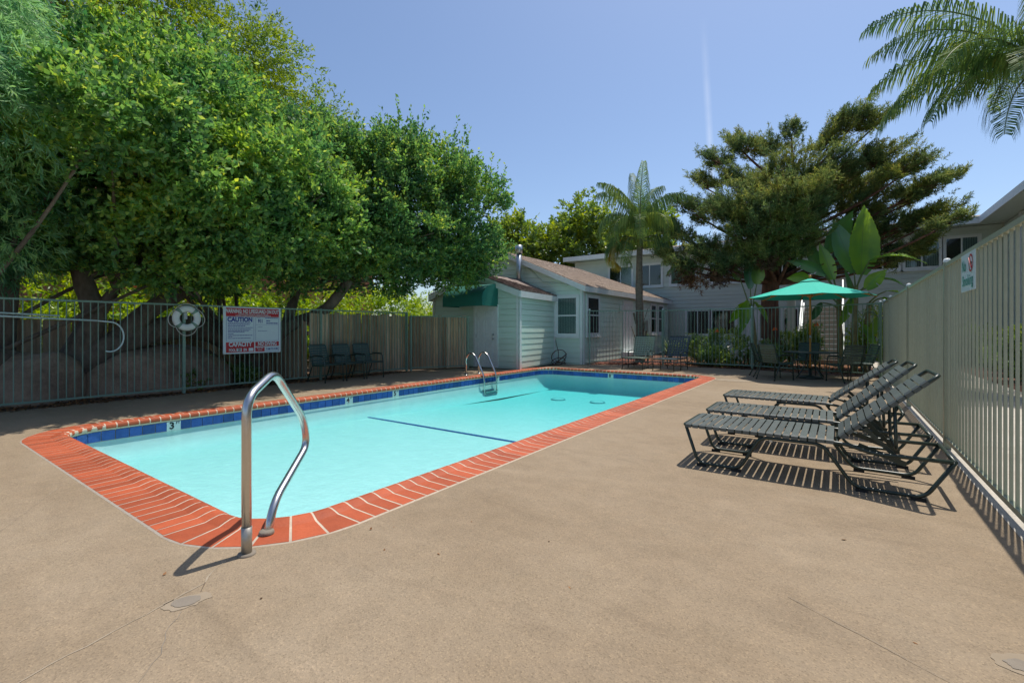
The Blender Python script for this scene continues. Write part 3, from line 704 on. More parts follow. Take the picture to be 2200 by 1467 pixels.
r.prism([(EXW,EYF-.001,WZt+.2),(EXW,-.5,WZt+.2),(EXW+4.6,-.5,WZt+1.1),(EXW+4.6,EYF+4.6,WZt+1.1)], (0,0,-.06)); r.build('roof', M_SHINGLE, apt)
MB().box(-13.9, EXW-.001, EYF-.03, EYF+.0, WZt-.02, WZt+.24).build('fascia', M_WHITE, apt)
MB().box(EXW-.03, EXW, -.5, EYF-.032, WZt-.02, WZt+.24).build('fascia', M_WHITE, apt)
for (x, w_, z, h_, bl) in ((-11.2,1.4,3.75,1.2,(.5,1)), (-9.45,1.35,3.75,1.2,None), (-7.6,1.3,3.75,1.2,(0,.5)), (-5.6,1.42,3.75,1.2,(.5,1)), (-2.9,1.3,3.75,1.2,None), (-.9,1.2,3.75,1.2,(0,1)),
                       (-6.75,1.15,1.02,1.28,(0,.2)), (-5.48,1.15,1.02,1.28,None), (-2.2,1.2,1.02,1.28,None), (1.0,1.15,3.9,1.15,None), (2.3,1.15,3.9,1.15,(.0,1)), (3.6,1.0,3.9,1.15,(.5,1)), (1.4,1.2,1.1,1.2,None)):
    window(apt, (x,FY,z), (1,0,0), (0,-1,0), w_, h_, 'slide', bl)
panel_door(apt, (-3.75,FY,.1), (1,0,0), (0,-1,0), .9, 2.05, False)
for y in (8.0, 11.5, 15.0, 18.5, 22.0): window(apt, (FX1+.03,y+1.2,3.9), (0,-1,0), (-1,0,0), 1.2, 1.15, 'slide')
for y in (10.4, 16.5, 23.6): MB().box(FX1-.06, FX1-.0, y, y+.35, 0, WZt).build('pilaster', M_WHITE, apt)
for y in (9.2, 20.6): MB().box(FX1-.12, FX1-.0, y-.08, y+.08, 5.0, 5.2).build('wall_lamp', M_DARK, apt)
# outdoor stair in front of the block
st = thing('outdoor_stair', 'outdoor stair with tan treads and a white post behind the umbrella', 'staircase', (-.55, 20.6, 0))
for k in range(12):
    MB().box(-.62, .62, k*.27, k*.27+.29, k*.185+.02, k*.185+.165).build('tread', M_STEP, st)
    MB().box(-.62, .62, k*.27, k*.27+.03, k*.185+.168, k*.185+.188).build('nosing', M_WHITE, st)
for s in (-1, 1):
    q = MB(); q.prism([(s*.66,-.1,-.02),(s*.66,.25,-.02),(s*.66,3.4,2.15),(s*.66,3.4,2.45),(s*.66,3.2,2.45),(s*.66,-.1,.25)], (.06*s,0,0)); q.build('stringer', M_WHITE, st)
    MB().bar((s*.69,0,1.1), (s*.69,3.3,3.35), .05, .06).build('handrail', M_WHITE, st)
MB().box(-1.05,-.80,-.1,.12,0,3.3).build('post', M_WHITE, st)
# terracotta neighbour seen through the trees
nb = thing('neighbour_house', 'terracotta stucco house glimpsed between the trees on the left', 'house')
MB().box(-30, -20.5, -6, 5.2, 0, 5.6).box(-29, -19.6, 7.2, 15.5, 0, 4.8).build('wall', M_STUCCO, nb)
q = MB(); q.prism([(-20.1,-6.4,5.6),(-25.2,-6.4,7.3),(-30.4,-6.4,5.6)], (0,12.0,0)); q.build('roof', M_RTILE, nb)
q = MB(); q.prism([(-19.2,6.9,4.8),(-24.2,6.9,6.4),(-29.4,6.9,4.8)], (0,9.0,0)); q.build('roof', M_RTILE, nb)
for o_ in ((-20.5,-1.0,1.0), (-20.5,3.4,1.0), (-19.6,9.5,1.0), (-19.6,13,1.0)): window(nb, o_, (0,1,0), (1,0,0), 1.1, 1.2, 'slide')

# ------------------------------------------------------------------ pool fittings
M_SLEEVE = pmat('worn_steel', (.50,.46,.40), (.40,.37,.32), scale=20, rough=.42, metal=.7)
hr = thing('pool_handrail', 'bent stainless steel handrail at the near pool corner', 'handrail')
hb = Vector((-2.8, 1.32, 0)); hd = Vector((-.63, .78, 0))
def hp(s, z): return hb + hd*s + Vector((0,0,z))
path = fillet([hp(.0,.0), hp(.0,.90), hp(.36,1.02), hp(.86,.62), hp(.94,.40), hp(.36,.17), hp(.25,-.02)], .11, 8)
MB().tube(path, .0265, 18).build('rail', M_STEEL, hr, True)
MB().tube([hp(0,0), hp(0,.16)], .0285, 18).build('sleeve', M_SLEEVE, hr, True)
MB().lathe([(.0,.012),(.045,.012),(.05,.004),(.05,0)], 18, hp(0,0)).build('base_collar', M_PATCH, hr, True)
MB().lathe([(.0,.02),(.04,.02),(.045,.01),(.045,-.0)], 18, hp(.25,.012)).build('base_collar', M_PATCH, hr, True)
ld = thing('pool_ladder', 'small stainless steel pool ladder with two curved rails on the far left side', 'ladder')
for y in (10.02, 10.58):
    pts = fillet([(-8.62,y,0), (-8.62,y,.50), (-8.47,y,.66), (-8.28,y,.56), (-7.97,y,.0), (-7.95,y,-.62)], .16, 8)
    MB().tube(pts, .024, 12).build('rail', M_STEEL, ld, True)
    MB().lathe([(.0,.02),(.045,.018),(.06,.004),(.06,0)], 16, (-8.62,y,0)).build('base_flange', M_STEEL, ld, True)
for z in (-.22, -.42): MB().box(-8.0, -7.9, 10.02, 10.58, z-.02, z).build('step', M_STEEL, ld)

# ------------------------------------------------------------------ life saving gear on the left fence
FXL = -10.87
M_POLE = pmat('pale_pole', (.62,.74,.72), (.54,.66,.64), rough=.4)
rg = thing('ring_buoy', 'white ring buoy with rope loops hung on the left fence post', 'life ring', (FXL+.09, 3.92, 1.52))
tor = MB(); n1, n2 = 36, 14
for i in range(n1):
    a = 2*math.pi*i/n1
    for j in range(n2):
        b = 2*math.pi*j/n2; rr = .190 + .066*math.cos(b); tor.v.append((.05*math.sin(b), rr*math.cos(a), rr*math.sin(a)))
for i in range(n1):
    for j in range(n2): tor.f.append((i*n2+j, ((i+1) % n1)*n2+j, ((i+1) % n1)*n2+(j+1) % n2, i*n2+(j+1) % n2))
tor.build('ring', M_RING, rg, True)
for q in range(4):
    a0 = R_(45+90*q); b_ = MB(); o_ = 0
    for i in range(4):
        a = a0 + R_(-8 + 16*i/3)
        for j in range(n2):
            b = 2*math.pi*j/n2; rr = .190 + .070*math.cos(b); b_.v.append((.054*math.sin(b), rr*math.cos(a), rr*math.sin(a)))
    for i in range(3):
        for j in range(n2): b_.f.append((i*n2+j, (i+1)*n2+j, (i+1)*n2+(j+1) % n2, i*n2+(j+1) % n2))
    b_.build('band', M_FENCE, rg, True)
    pts = [(.01, (.262+.06*math.sin(math.pi*k/10))*math.cos(a0+R_(9*k)), (.262+.06*math.sin(math.pi*k/10))*math.sin(a0+R_(9*k))-.03*math.sin(math.pi*k/10)) for k in range(11)]
    MB().tube(pts, .008, 6).build('grab_rope', M_ROPE, rg, True)
MB().box(-.06,-.052,-.03,.03,-.02,.25).build('hook', M_GALV, rg)
ck = thing('rescue_crook', 'long pale shepherd crook pole hung along the left fence', 'rescue pole', (FXL+.07, 0, 0))
MB().tube([(0,-1.9,1.66),(0,2.55,1.45)], .017, 10).build('pole', M_POLE, ck, True)
hk = [(0,2.5,1.452),(0,2.72,1.43)]
for k in range(13):
    a = R_(80 - 190*k/12); hk.append((.0, 2.72 + .26*math.cos(a)*.75, 1.16 + .27*math.sin(a)))
MB().tube(fillet(hk, .04, 2), .013, 10).build('hook', M_POLE, ck, True)
rp = thing('skimmer_pole', 'straight pale skimmer pole above the crook on the left fence', 'pole', (FXL+.07, 0, 0))
MB().tube([(.0,-1.9,1.71),(.0,2.05,1.525)], .015, 10).build('tube', M_POLE, rp, True)
MB().box(-.05,.02,.2,.24,1.55,1.66).build('bracket', M_FENCE, rp)

# ------------------------------------------------------------------ signs
sg = thing('pool_rules_sign', 'red white and blue pool warning sign wired to the left fence', 'sign', (FXL+.04, 4.62, .76))
SW, SH = 1.26, 1.03       # local x along +Y of the place, z up, facing +X
sg.rotation_euler = (0, 0, R_(90))
MB().box(0, SW, -.0, .012, 0, SH).build('board', M_SIGNW, sg)
def panel(x0, x1, z0, z1, m, name='printed_panel', off=.003): return MB().box(x0*SW, x1*SW, -off, -off+.002, z0*SH, z1*SH).build(name, m, sg)
def words(body, x, z, size, m, sx=1.0, bold=.0, align='CENTER', off=.0065, spacing=1.0):
    return text_obj('lettering', body, size, m, sg, Matrix.Translation((x*SW, -off, z*SH)) @ Matrix.Rotation(R_(90), 4, 'X'), align, bold, sx, spacing)
panel(.045,.965,.795,.975,M_REDP); panel(.045,.515,.03,.245,M_REDP); panel(.535,.965,.145,.245,M_REDP); panel(.535,.70,.03,.125,M_REDP)
words('WARNING: NO LIFEGUARD ON DUTY', .505, .905, .118, M_SIGNW, .60, .0035)
words('CHILDREN UNDER THE AGE OF 14 SHALL NOT USE POOL', .505, .842, .034, M_SIGNW, .74, .0006)
words('WITHOUT A PARENT OR ADULT GUARDIAN IN ATTENDANCE', .505, .812, .034, M_SIGNW, .80, .0006)
words('CAUTION', .275, .725, .145, M_BLUEP, .80, .006)
words('911', .625, .70, .115, M_BLUEP, .66, .003)
words('CAPACITY', .28, .195, .135, M_SIGNW, .76, .0055)
words('NO DIVING', .75, .195, .118, M_SIGNW, .70, .004)
words('POOL', .145, .075, .085, M_SIGNW, .62, .003); words('SPA', .36, .075, .085, M_SIGNW, .55, .003)
panel(.215,.30,.045,.115,M_SIGNW,'number_plate',.005); words('28', .257, .08, .085, M_INK, .75, .002, off=.0085)
panel(.42,.50,.045,.115,M_SIGNW,'number_plate',.005)
words('POOL TIME', .617, .10, .035, M_SIGNW, .8, .0008); words('HOURS', .617, .06, .035, M_SIGNW, .8, .0008)
words('9 AM TO 9 PM', .835, .08, .062, M_BLUEP, .68, .0015)
rr = random.Random(3)
def lines(x0, x1, z, th, m, gaps=True):
    q = MB(); x = x0
    while x < x1:
        w_ = rr.uniform(.012,.045); q.box(x*SW, min(x+w_, x1)*SW, -.005, -.003, z*SH, (z+th)*SH); x += w_ + .006
    return q.build('small_print', m, sg)
for z, xe in ((.645,.45),(.617,.44),(.588,.36),(.552,.49),(.512,.46),(.484,.42),(.455,.35),(.42,.17),(.385,.48),(.358,.15),(.322,.45)): lines(.075, xe, z, .012, M_BLUEP)
for z, xe in ((.775,.62),): lines(.56, xe, z, .008, M_BLUEP)
lines(.71,.95,.765,.012,M_BLUEP); lines(.73,.80,.70,.02,M_BLUEP); lines(.73,.94,.645,.022,M_BLUEP); lines(.58,.66,.57,.006,M_BLUEP); lines(.58,.75,.48,.008,M_BLUEP)
q = MB()
for x0, x1, z0, z1 in ((.05,.51,.78,.783),(.05,.51,.268,.271),(.05,.053,.268,.783),(.507,.51,.268,.783),(.54,.96,.78,.783),(.54,.96,.268,.271),(.54,.543,.268,.783),(.957,.96,.268,.783),(.54,.96,.62,.623),(.70,.96,.03,.033),(.957,.96,.03,.125)):
    q.box(x0*SW, x1*SW, -.0045, -.0028, z0*SH, z1*SH)
q.build('border_lines', M_BLUEP, sg)
ns = thing('no_smoking_sign', 'white no smoking sign with green letters on the right fence', 'sign', (.938, 5.98, 1.64))
ns.rotation_euler = (0, 0, R_(-90))
MB().box(0, .54, -.0, .006, 0, .335).build('board', M_SIGNW, ns)
def nsw(body, x, z, size, sx): text_obj('lettering', body, size, M_GREENP, ns, Matrix.Translation((x, -.004, z)) @ Matrix.Rotation(R_(90), 4, 'X'), 'CENTER', .002, sx)
nsw('No', .13, .225, .14, .9); nsw('Smoking', .27, .09, .13, .92)
q = MB()
for k in range(32):
    a0, a1 = 2*math.pi*k/32, 2*math.pi*(k+1)/32
    q.add([(.395+r_*math.cos(a), -.004, .235+r_*math.sin(a)) for a in (a0, a1) for r_ in (.062,.078)], ((0,1,3,2),))
q.bar((.345,-.004,.285), (.445,-.004,.185), .001, .014, (0,-1,0)); q.build('red_circle', M_REDP, ns)
MB().box(.35,.435,-.0045,-.003,.228,.242).build('cigarette', M_INK, ns)

# ------------------------------------------------------------------ strapped sun loungers on the right
def wrap_strap(a, b, w, d, m, name, parent, up, th=.004, me=None):
    """flat strap from rail a to rail b, w wide along d"""
    mb = MB(); a = Vector(a); b = Vector(b); d = Vector(d).normalized(); up = Vector(up).normalized(); ax = (b-a).normalized()
    prof = [(-.020,-.016), (-.019,.008), (-.006,.019), (.02,.018)]
    pts = [a+ax*p+up*q for p, q in prof] + [b-ax*p+up*q for p, q in reversed(prof)]
    n = len(pts); V = []
    for p in pts: V += [p-d*w/2, p+d*w/2]
    V += [Vector(v) - up*th*.9 for v in V]
    F = [(2*i+1, 2*i, 2*i+2, 2*i+3) for i in range(n-1)] + [(2*n+2*i, 2*n+2*i+1, 2*n+2*i+3, 2*n+2*i+2) for i in range(n-1)]
    F += [(2*i, 2*n+2*i, 2*n+2*i+2, 2*i+2) for i in range(n-1)] + [(2*i+1, 2*i+3, 2*n+2*i+3, 2*n+2*i+1) for i in range(n-1)]
    return mb.add(V, F).build(name, m, parent)
def make_lounger(label, back=R_(42.5)):
    t = thing('sun_lounger', label, 'lounger', (0,0,0), 0, 'strap loungers along the right fence')
    W, Z, r = .64, .375, .0155
    hx, hz, BL = 1.22, Z, .85                                   # hinge and back length
    bx, bz = math.cos(back), math.sin(back)
    # seat frame: a long loop that also forms the rear bumper
    loop = [(1.05,0,Z), (.0,0,Z), (.0,W,Z), (1.05,W,Z)]
    MB().tube(fillet(loop, .05, 5), r, 10).build('seat_frame', M_DFRAME, t, True)
    for y in (0, W):
        MB().tube(fillet([(1.0,y,Z-.005),(1.28,y,Z-.01),(1.45,y,Z-.06),(1.92,y,Z-.055)], .06, 4), r, 10).build('side_rail', M_DFRAME, t, True)
        MB().tube(fillet([(.02,y,Z-.01),(.13,y,.03),(.49,y,.03),(.66,y,Z-.035),(1.12,y,Z-.035),(1.33,y,.03),(1.76,y,.03),(1.93,y,Z-.055)], .07, 6), r*.95, 10).build('leg', M_DFRAME, t, True)
        for x0, x1 in ((.12,.20),(.42,.50),(1.34,1.42),(1.68,1.77)): MB().box(x0, x1, y-.018, y+.018, 0, .022).build('foot_pad', M_RUBBER, t)
    MB().tube([(1.93,0,Z-.055),(1.93,W,Z-.055)], r, 10).build('cross_bar', M_DFRAME, t, True)
    MB().tube([(.66,0,Z-.035),(.66,W,Z-.035)], r*.8, 8).build('cross_bar', M_DFRAME, t, True)
    MB().tube([(1.22,0,Z-.035),(1.22,W,Z-.035)], r*.8, 8).build('cross_bar', M_DFRAME, t, True)
    for y in (.02, W-.02):
        for x in (.74, 1.13): MB().box(x-.012, x+.012, y-.014, y+.014, Z-.07, Z-.045).build('clip', M_GALV, t)
    bk = [(hx,.035,hz+.02), (hx+BL*bx,.035,hz+BL*bz), (hx+BL*bx,W-.035,hz+BL*bz), (hx,W-.035,hz+.02)]
    MB().tube(fillet(bk, .06, 5), r, 10).build('back_frame', M_DFRAME, t, True)
    # support strut: hinged under the back, its foot in the notched side rails
    for y in (.075, W-.075):
        MB().bar((hx+.22*bx+.02,y,hz+.22*bz-.03), (1.62,y,Z-.10), .012, .032).build('strut', M_DFRAME, t)
        MB().bar((1.36,y*.98,Z-.02), (1.66,y*.98,Z-.13), .01, .04).build('notch_plate', M_DFRAME, t)
    MB().tube(fillet([(hx+.5*bx,.06,hz+.5*bz-.02),(1.60,.06,Z-.02),(1.60,W-.06,Z-.02),(hx+.5*bx,W-.06,hz+.5*bz-.02)], .05, 4), r*.8, 8).build('strut_bar', M_DFRAME, t, True)
    for k in range(19): wrap_strap((.045+k*.0625,0,Z), (.045+k*.0625,W,Z), .051, (1,0,0), M_STRAP, 'strap', t, (0,0,1))
    for k in range(12):
        s = .05 + k*.0625
        wrap_strap((hx+s*bx,.035,hz+.02+s*bz*.98), (hx+s*bx,W-.035,hz+.02+s*bz*.98), .052, (bx,0,bz), M_STRAP, 'strap', t, (-bz,0,bx))
    return t
l1_ = make_lounger('nearest of the three dark strap sun loungers, beside the right fence'); l1_.location = (-1.23, 4.66, 0)
l2_ = make_lounger('middle dark strap sun lounger with the highest backrest by the right fence', R_(44)); l2_.location = (-1.24, 5.64, 0); l2_.rotation_euler = (0,0,R_(.8))
l3_ = make_lounger('farthest of the three dark strap sun loungers by the right fence', R_(39.5)); l3_.location = (-1.32, 7.02, 0); l3_.rotation_euler = (0,0,R_(-1.2))

# ------------------------------------------------------------------ strap chairs
def make_chair(name, label, cat, sm, fm, group, flat_back=R_(17), arm=True):
    t = thing(name, label, cat, (0,0,0), 0, group)              # faces -Y
    W, r = .54, .013; x = W/2; sb, cb = math.sin(flat_back), math.cos(flat_back)
    hz, hy, BL = .43, .22, .50
    for s in (-1, 1):
        MB().tube(fillet([(s*x,-.27,.0),(s*x,-.25,.42),(s*x,-.22,.63),(s*x,.1,.64),(s*x,.33,.60)], .07, 5), r, 8).build('front_leg', fm, t, True)
        MB().tube(fillet([(s*x,.38,0),(s*x,.20,.40),(s*x,-.25,.41)], .06, 4), r, 8).build('rear_leg', fm, t, True)
        for y in (-.27, .38): MB().lathe([(.0,0),(.018,0),(.018,.03)], 8, (s*x,y,0)).build('foot', M_RUBBER, t)
        MB().bar((s*x,-.2,.653), (s*x,.18,.658), .045, .014).build('armrest', fm, t)
    MB().tube(fillet([(-x+.03,hy-.02,hz-.02),(-x+.03,hy+BL*sb,hz+BL*cb),(x-.03,hy+BL*sb,hz+BL*cb),(x-.03,hy-.02,hz-.02)], .06, 4), r, 8).build('back_frame', fm, t, True)
    MB().tube(fillet([(-x,.2,.41),(-x,-.26,.42),(x,-.26,.42),(x,.2,.41)], .05, 4), r, 8).build('seat_frame', fm, t, True)
    MB().tube([(-x,-.265,.17),(-x*.5,-.265,.215),(0,-.265,.232),(x*.5,-.265,.215),(x,-.265,.17)], r*.7, 8).build('stretcher', fm, t, True)
    for k in range(7): wrap_strap((-x,-.225+k*.066,.42), (x,-.225+k*.066,.42), .052, (0,1,0), sm, 'seat_strap', t, (0,0,1))
    for k in range(8):
        s = .03 + k*.0605
        wrap_strap((x-.03,hy+s*sb,hz+s*cb), (-x+.03,hy+s*sb,hz+s*cb), .049, (0,sb,cb), sm, 'back_strap', t, (0,-cb,sb))
    return t
c0 = make_chair('strap_chair', 'leftmost of the three dark green strap chairs against the plank fence', 'chair', M_GSTRAP, M_GFRAME, 'green chairs along the left fence')
c0.location = (-10.40, 6.82, 0); c0.rotation_euler = (0,0,R_(90+6))
for (x, y, a, lb) in ((-10.40, 7.45, 88, 'middle of the three dark green strap chairs against the plank fence'), (-10.38, 8.06, 86, 'rightmost of the three dark green strap chairs against the plank fence')):
    c = copy_tree(c0); c.location = (x, y, 0); c.rotation_euler = (0,0,R_(a+4)); c['label'] = lb

# patio table, umbrella and its chairs
UMB = Vector((-.62, 14.62, 0))
tb = thing('patio_table', 'round green metal patio table under the umbrella', 'table', UMB)
MB().lathe([(.03,.70),(.56,.70),(.60,.695),(.605,.68),(.59,.668),(.03,.675)], 36).build('tabletop', M_GFRAME, tb, True)
MB().lathe([(.63,.70),(.645,.69),(.63,.675),(.615,.69),(.63,.70)], 36).build('rim', M_GFRAME, tb, True)
for k in range(4):
    a = R_(45+90*k); c_, s_ = math.cos(a), math.sin(a)
    MB().tube(fillet([(.1*c_,.1*s_,.66),(.13*c_,.13*s_,.35),(.42*c_,.42*s_,.02)], .15, 5), .015, 8).build('leg', M_GFRAME, tb, True)
um = thing('patio_umbrella', 'open teal green patio umbrella on a wooden pole', 'umbrella', UMB)
MB().tube([(0,0,.06),(0,0,1.06)], .022, 12).build('lower_pole', M_TEAK, um, True)
MB().tube([(0,0,1.06),(0,0,1.14)], .026, 12).build('joint_sleeve', M_GALV, um, True)
MB().tube([(0,0,1.14),(0,0,2.62)], .024, 12).build('upper_pole', M_TEAK, um, True)
MB().lathe([(.0,0),(.26,0),(.28,.02),(.27,.05),(.06,.075),(.04,.09),(.04,.28),(.0,.28)], 24).build('base', M_DFRAME, um, True)
MB().lathe([(.0,2.73),(.02,2.725),(.036,2.70),(.036,2.68),(.022,2.655),(.03,2.645),(.03,2.625),(.0,2.62)], 14).build('finial', M_TEAK, um, True)
MB().lathe([(.024,2.14),(.06,2.15),(.075,2.19),(.06,2.22),(.024,2.23)], 14).build('hub', M_TEAK, um, True)
UR, UZt, UZb = 1.45, 2.62, 2.16
rot0 = R_(12)
def can(i, f): # point on rib i at fraction f
    a = rot0 + R_(45*i); zz = UZt + (UZb-UZt)*(f**.92)
    return Vector((UR*f*math.cos(a), UR*f*math.sin(a), zz))
for i in range(8):
    mb = MB(); nf, na_ = 9, 6
    for side in (0, -.006):
        for a in range(nf+1):
            f = .10 + .90*a/nf
            for b in range(na_+1):
                q = b/na_; p = can(i, f)*(1-q) + can(i+1, f)*q; sag = 4*q*(1-q)
                p = p + Vector((0,0,-.016*sag*f*f + side)); 
                if a == nf: p *= 1
                mb.v.append(tuple(p))
    st_ = (nf+1)*(na_+1)
    for a in range(nf):
        for b in range(na_):
            j = a*(na_+1)+b; mb.f += [(j, j+na_+1, j+na_+2, j+1), (st_+j, st_+j+1, st_+j+na_+2, st_+j+na_+1)]
    mb.build('canopy_panel', M_FABRIC, um, True)
    p1_ = can(i, .995) + Vector((0,0,-.035)); p0_ = can(i, .03) + Vector((0,0,-.06))
    MB().bar(p0_, p1_, .018, .024).build('rib', M_TEAK, um)
    MB().bar(Vector((.06*math.cos(rot0+R_(45*i)), .06*math.sin(rot0+R_(45*i)), 2.18)), can(i, .55)+Vector((0,0,-.03)), .014, .02).build('strut', M_TEAK, um)
vt = MB()
for i in range(8):
    a = can(i, .0); p, q = can(i, .17)+Vector((0,0,.025)), can(i+1, .17)+Vector((0,0,.025))
    vt.add([Vector((0,0,UZt+.03)), p, q], ((0,1,2),)); vt.add([Vector((0,0,UZt+.026)), q-Vector((0,0,.004)), p-Vector((0,0,.004))], ((0,1,2),))
vt.build('vent_cap', M_FABRIC, um)
tc0 = make_chair('patio_chair', 'green strap chair nearest the pool, its back towards it, at the umbrella table', 'chair', M_GSTRAP, M_GFRAME, 'strap chairs around the umbrella table')
spots = [(-1.32, 13.75, 145, None), (-1.62, 14.5, 108, 'green strap chair leftmost at the umbrella table'), (-.75, 15.55, -8, 'green strap chair behind the umbrella table next to the back fence'),
         (.12, 14.05, -145, 'green strap chair right of the table, its back towards the loungers'), (.42, 14.95, -72, 'rightmost green strap chair at the umbrella table by the olive fence')]
for k, (x, y, a, lb) in enumerate(spots):
    c = tc0 if k == 0 else copy_tree(tc0)
    c.location = (x, y, 0); c.rotation_euler = (0,0,R_(a))
    if lb: c['label'] = lb

# ------------------------------------------------------------------ woven chaises behind the pool
def make_chaise(label, sm):
    t = thing('woven_chaise', label, 'chaise', (0,0,0), 0, 'woven strap chaises behind the pool')   # feet towards -Y
    W, Z, r = .66, .37, .014; x = W/2; L = 1.15
    MB().tube(fillet([(-x,L,Z),(-x,0,Z),(x,0,Z),(x,L,Z)], .05, 4), r, 8).build('seat_frame', M_DFRAME, t, True)
    bk = R_(28); sb, cb = math.sin(bk), math.cos(bk); BL = .78
    MB().tube(fillet([(-x,L,Z),(-x,L+BL*sb,Z+BL*cb),(x,L+BL*sb,Z+BL*cb),(x,L,Z)], .06, 4), r, 8).build('back_frame', M_DFRAME, t, True)
    for s in (-1, 1):
        MB().tube([(s*x,.03,Z),(s*x,.02,0)], r, 8).build('leg', M_DFRAME, t, True)
        MB().tube([(s*x,.62,Z),(s*x,.62,0)], r, 8).build('leg', M_DFRAME, t, True)
        MB().tube([(s*x,1.2,Z),(s*x,1.26,0)], r, 8).build('leg', M_DFRAME, t, True)
        MB().tube(fillet([(s*x,.62,Z),(s*x,.60,.56),(s*x,.95,.58),(s*x,L+.27,.52)], .07, 4), r, 8).build('arm', M_DFRAME, t, True)
        MB().tube([(s*x,.62,.12),(s*x,1.23,.12)], r*.7, 6).build('stretcher', M_DFRAME, t, True)
    n = 8
    for k in range(n):                                   # lengthways straps of the seat and back
        u = -x + (k+.5)*W/n
        MB().box(u-.02, u+.02, .02, L-.02, Z-.003+.004*(k % 2), Z+.001+.004*(k % 2)).build('strap', sm, t)
        q = MB(); o_ = .004*(k % 2)
        q.prism([(u-.02,L+.04*sb-o_,Z+.04*cb),(u+.02,L+.04*sb-o_,Z+.04*cb),(u+.02,L+(BL-.01)*sb-o_,Z+(BL-.01)*cb),(u-.02,L+(BL-.01)*sb-o_,Z+(BL-.01)*cb)], (0,.004,-.002)); q.build('strap', sm, t)
    for k in range(14): wrap_strap((-x,.06+k*.079,Z-.012), (x,.06+k*.079,Z-.012), .042, (0,1,0), sm, 'cross_strap', t, (0,0,1))
    for k in range(9):
        s = .06 + k*.082
        wrap_strap((x,L+s*sb,Z+s*cb), (-x,L+s*sb,Z+s*cb), .042, (0,sb,cb), sm, 'cross_strap', t, (0,-cb,sb))
    return t
M_WSTRAP = pmat('sage_vinyl_strap', (.36,.42,.30), (.31,.37,.26), rough=.45, rand=.06)
M_NSTRAP = pmat('navy_vinyl_strap', (.075,.10,.11), (.06,.08,.09), rough=.4, rand=.08)
ch = make_chaise('sage green woven strap chaise in front of the palm trunk', M_WSTRAP); ch.location = (-5.42, 14.42, 0); ch.rotation_euler = (0,0,R_(3))
ch = make_chaise('dark blue woven strap chaise right of the sage green one', M_NSTRAP); ch.location = (-4.42, 14.36, 0); ch.rotation_euler = (0,0,R_(-4))

# hose heap in the corner of the house
hs = thing('garden_hose', 'heap of brown garden hose coiled against the pool house', 'hose', (-8.25, 14.65, 0))
for q, (cx, cy, rr_, tz) in enumerate(((0,0,.26,.12), (.06,.08,.22,.2), (-.04,.1,.28,.28), (.1,.0,.2,.05))):
    pts = []
    for k in range(30):
        a = 2*math.pi*k/24 + q
        pts.append((cx + rr_*math.cos(a), cy + rr_*.7*math.sin(a), .04 + tz*(1+math.sin(a+q*1.3))*.9 + .01*q))
    MB().tube(pts, .016, 8).build('coil', M_HOSE, hs, True)
MB().tube(fillet([(-.25,.25,.9),(-.2,.2,.75),(-.05,.1,.5),(.0,0,.1)], .1, 5), .014, 8).build('coil', M_HOSE, hs, True)

# ------------------------------------------------------------------ vegetation
rng = np.random.default_rng(11)
def unit(a): return a / np.maximum(np.linalg.norm(a, axis=-1, keepdims=True), 1e-9)
def leaf_quads(P, D, L, W, N=None):
    """diamond leaves: P base points, D directions, L lengths, W widths"""
    n = len(P); D = unit(D)
    side = unit(np.cross(D, unit(rng.normal(size=(n,3))) if N is None else N)); nor = np.cross(side, D)
    L = np.asarray(L).reshape(-1,1); W = np.asarray(W).reshape(-1,1)
    mid = P + D*L*.5 - nor*L*.06
    V = np.stack([P, mid + side*W*.5, P + D*L, mid - side*W*.5], 1).reshape(-1,3)
    return V, np.arange(n*4).reshape(-1,4)
def rdirs(n): return unit(rng.normal(size=(n,3)))
def crown_points(blobs, cr, tw_per, outer=.6, zflat=.75, up=.25):
    """twig positions and outward directions, clustered into clumps spread through ellipsoid blobs"""
    P = []; O = []
    for (cx, cy, cz, rx, ry, rz, nc) in blobs:
        d = rdirs(nc); k = (outer + (1.06-outer)*rng.random(nc))[:,None]
        C = np.array([cx,cy,cz]) + d*k*np.array([rx,ry,rz])
        r = cr*(.6+.8*rng.random(nc))
        nn = tw_per
        dd = rdirs(nc*nn); q = (rng.random(nc*nn)**.45)[:,None]
        rr_ = np.repeat(r, nn)[:,None]; CC = np.repeat(C, nn, 0)
        p = CC + dd*q*rr_*np.array([1,1,zflat]); o = unit(dd*.8 + np.repeat(d, nn, 0)*.7 + np.array([0,0,up]))
        P.append(p); O.append(o)
    return np.concatenate(P), np.concatenate(O)
def sprig_leaves(P, O, per, tl, L, W, spread=.9, droop=0., face_up=.5):
    """leaves set along short twigs"""
    n = len(P); A = unit(O + rng.normal(size=(n,3))*.35 - np.array([0,0,droop]))
    t = rng.random((n, per, 1)); base = P[:,None,:] + A[:,None,:]*t*tl
    D = A[:,None,:] + rng.normal(size=(n,per,3))*spread - np.array([0,0,droop*.6])
    base = base.reshape(-1,3); D = D.reshape(-1,3); m = len(base)
    N = unit(rng.normal(size=(m,3)) + np.array([0,0,face_up*2]))
    return leaf_quads(base, D, L*(.7+.6*rng.random(m)), W*(.7+.6*rng.random(m)), N)
def limb(mb, pts, r0, r1, n=9, wob=.0):
    P = [Vector(p) for p in pts]; out = []
    for i in range(len(P)-1):                       # Catmull-Rom
        p0, p1, p2, p3 = P[max(i-1,0)], P[i], P[i+1], P[min(i+2,len(P)-1)]
        for k in range(5):
            t = k/5; out.append(.5*((2*p1) + (p2-p0)*t + (2*p0-5*p1+4*p2-p3)*t*t + (3*p1-p0-3*p2+p3)*t**3))
    out.append(P[-1]); m = len(out)
    rs = [(r0 + (r1-r0)*(i/(m-1)))*(1+random.uniform(-wob,wob)) for i in range(m)]
    mb.tube(out, rs, n); return out
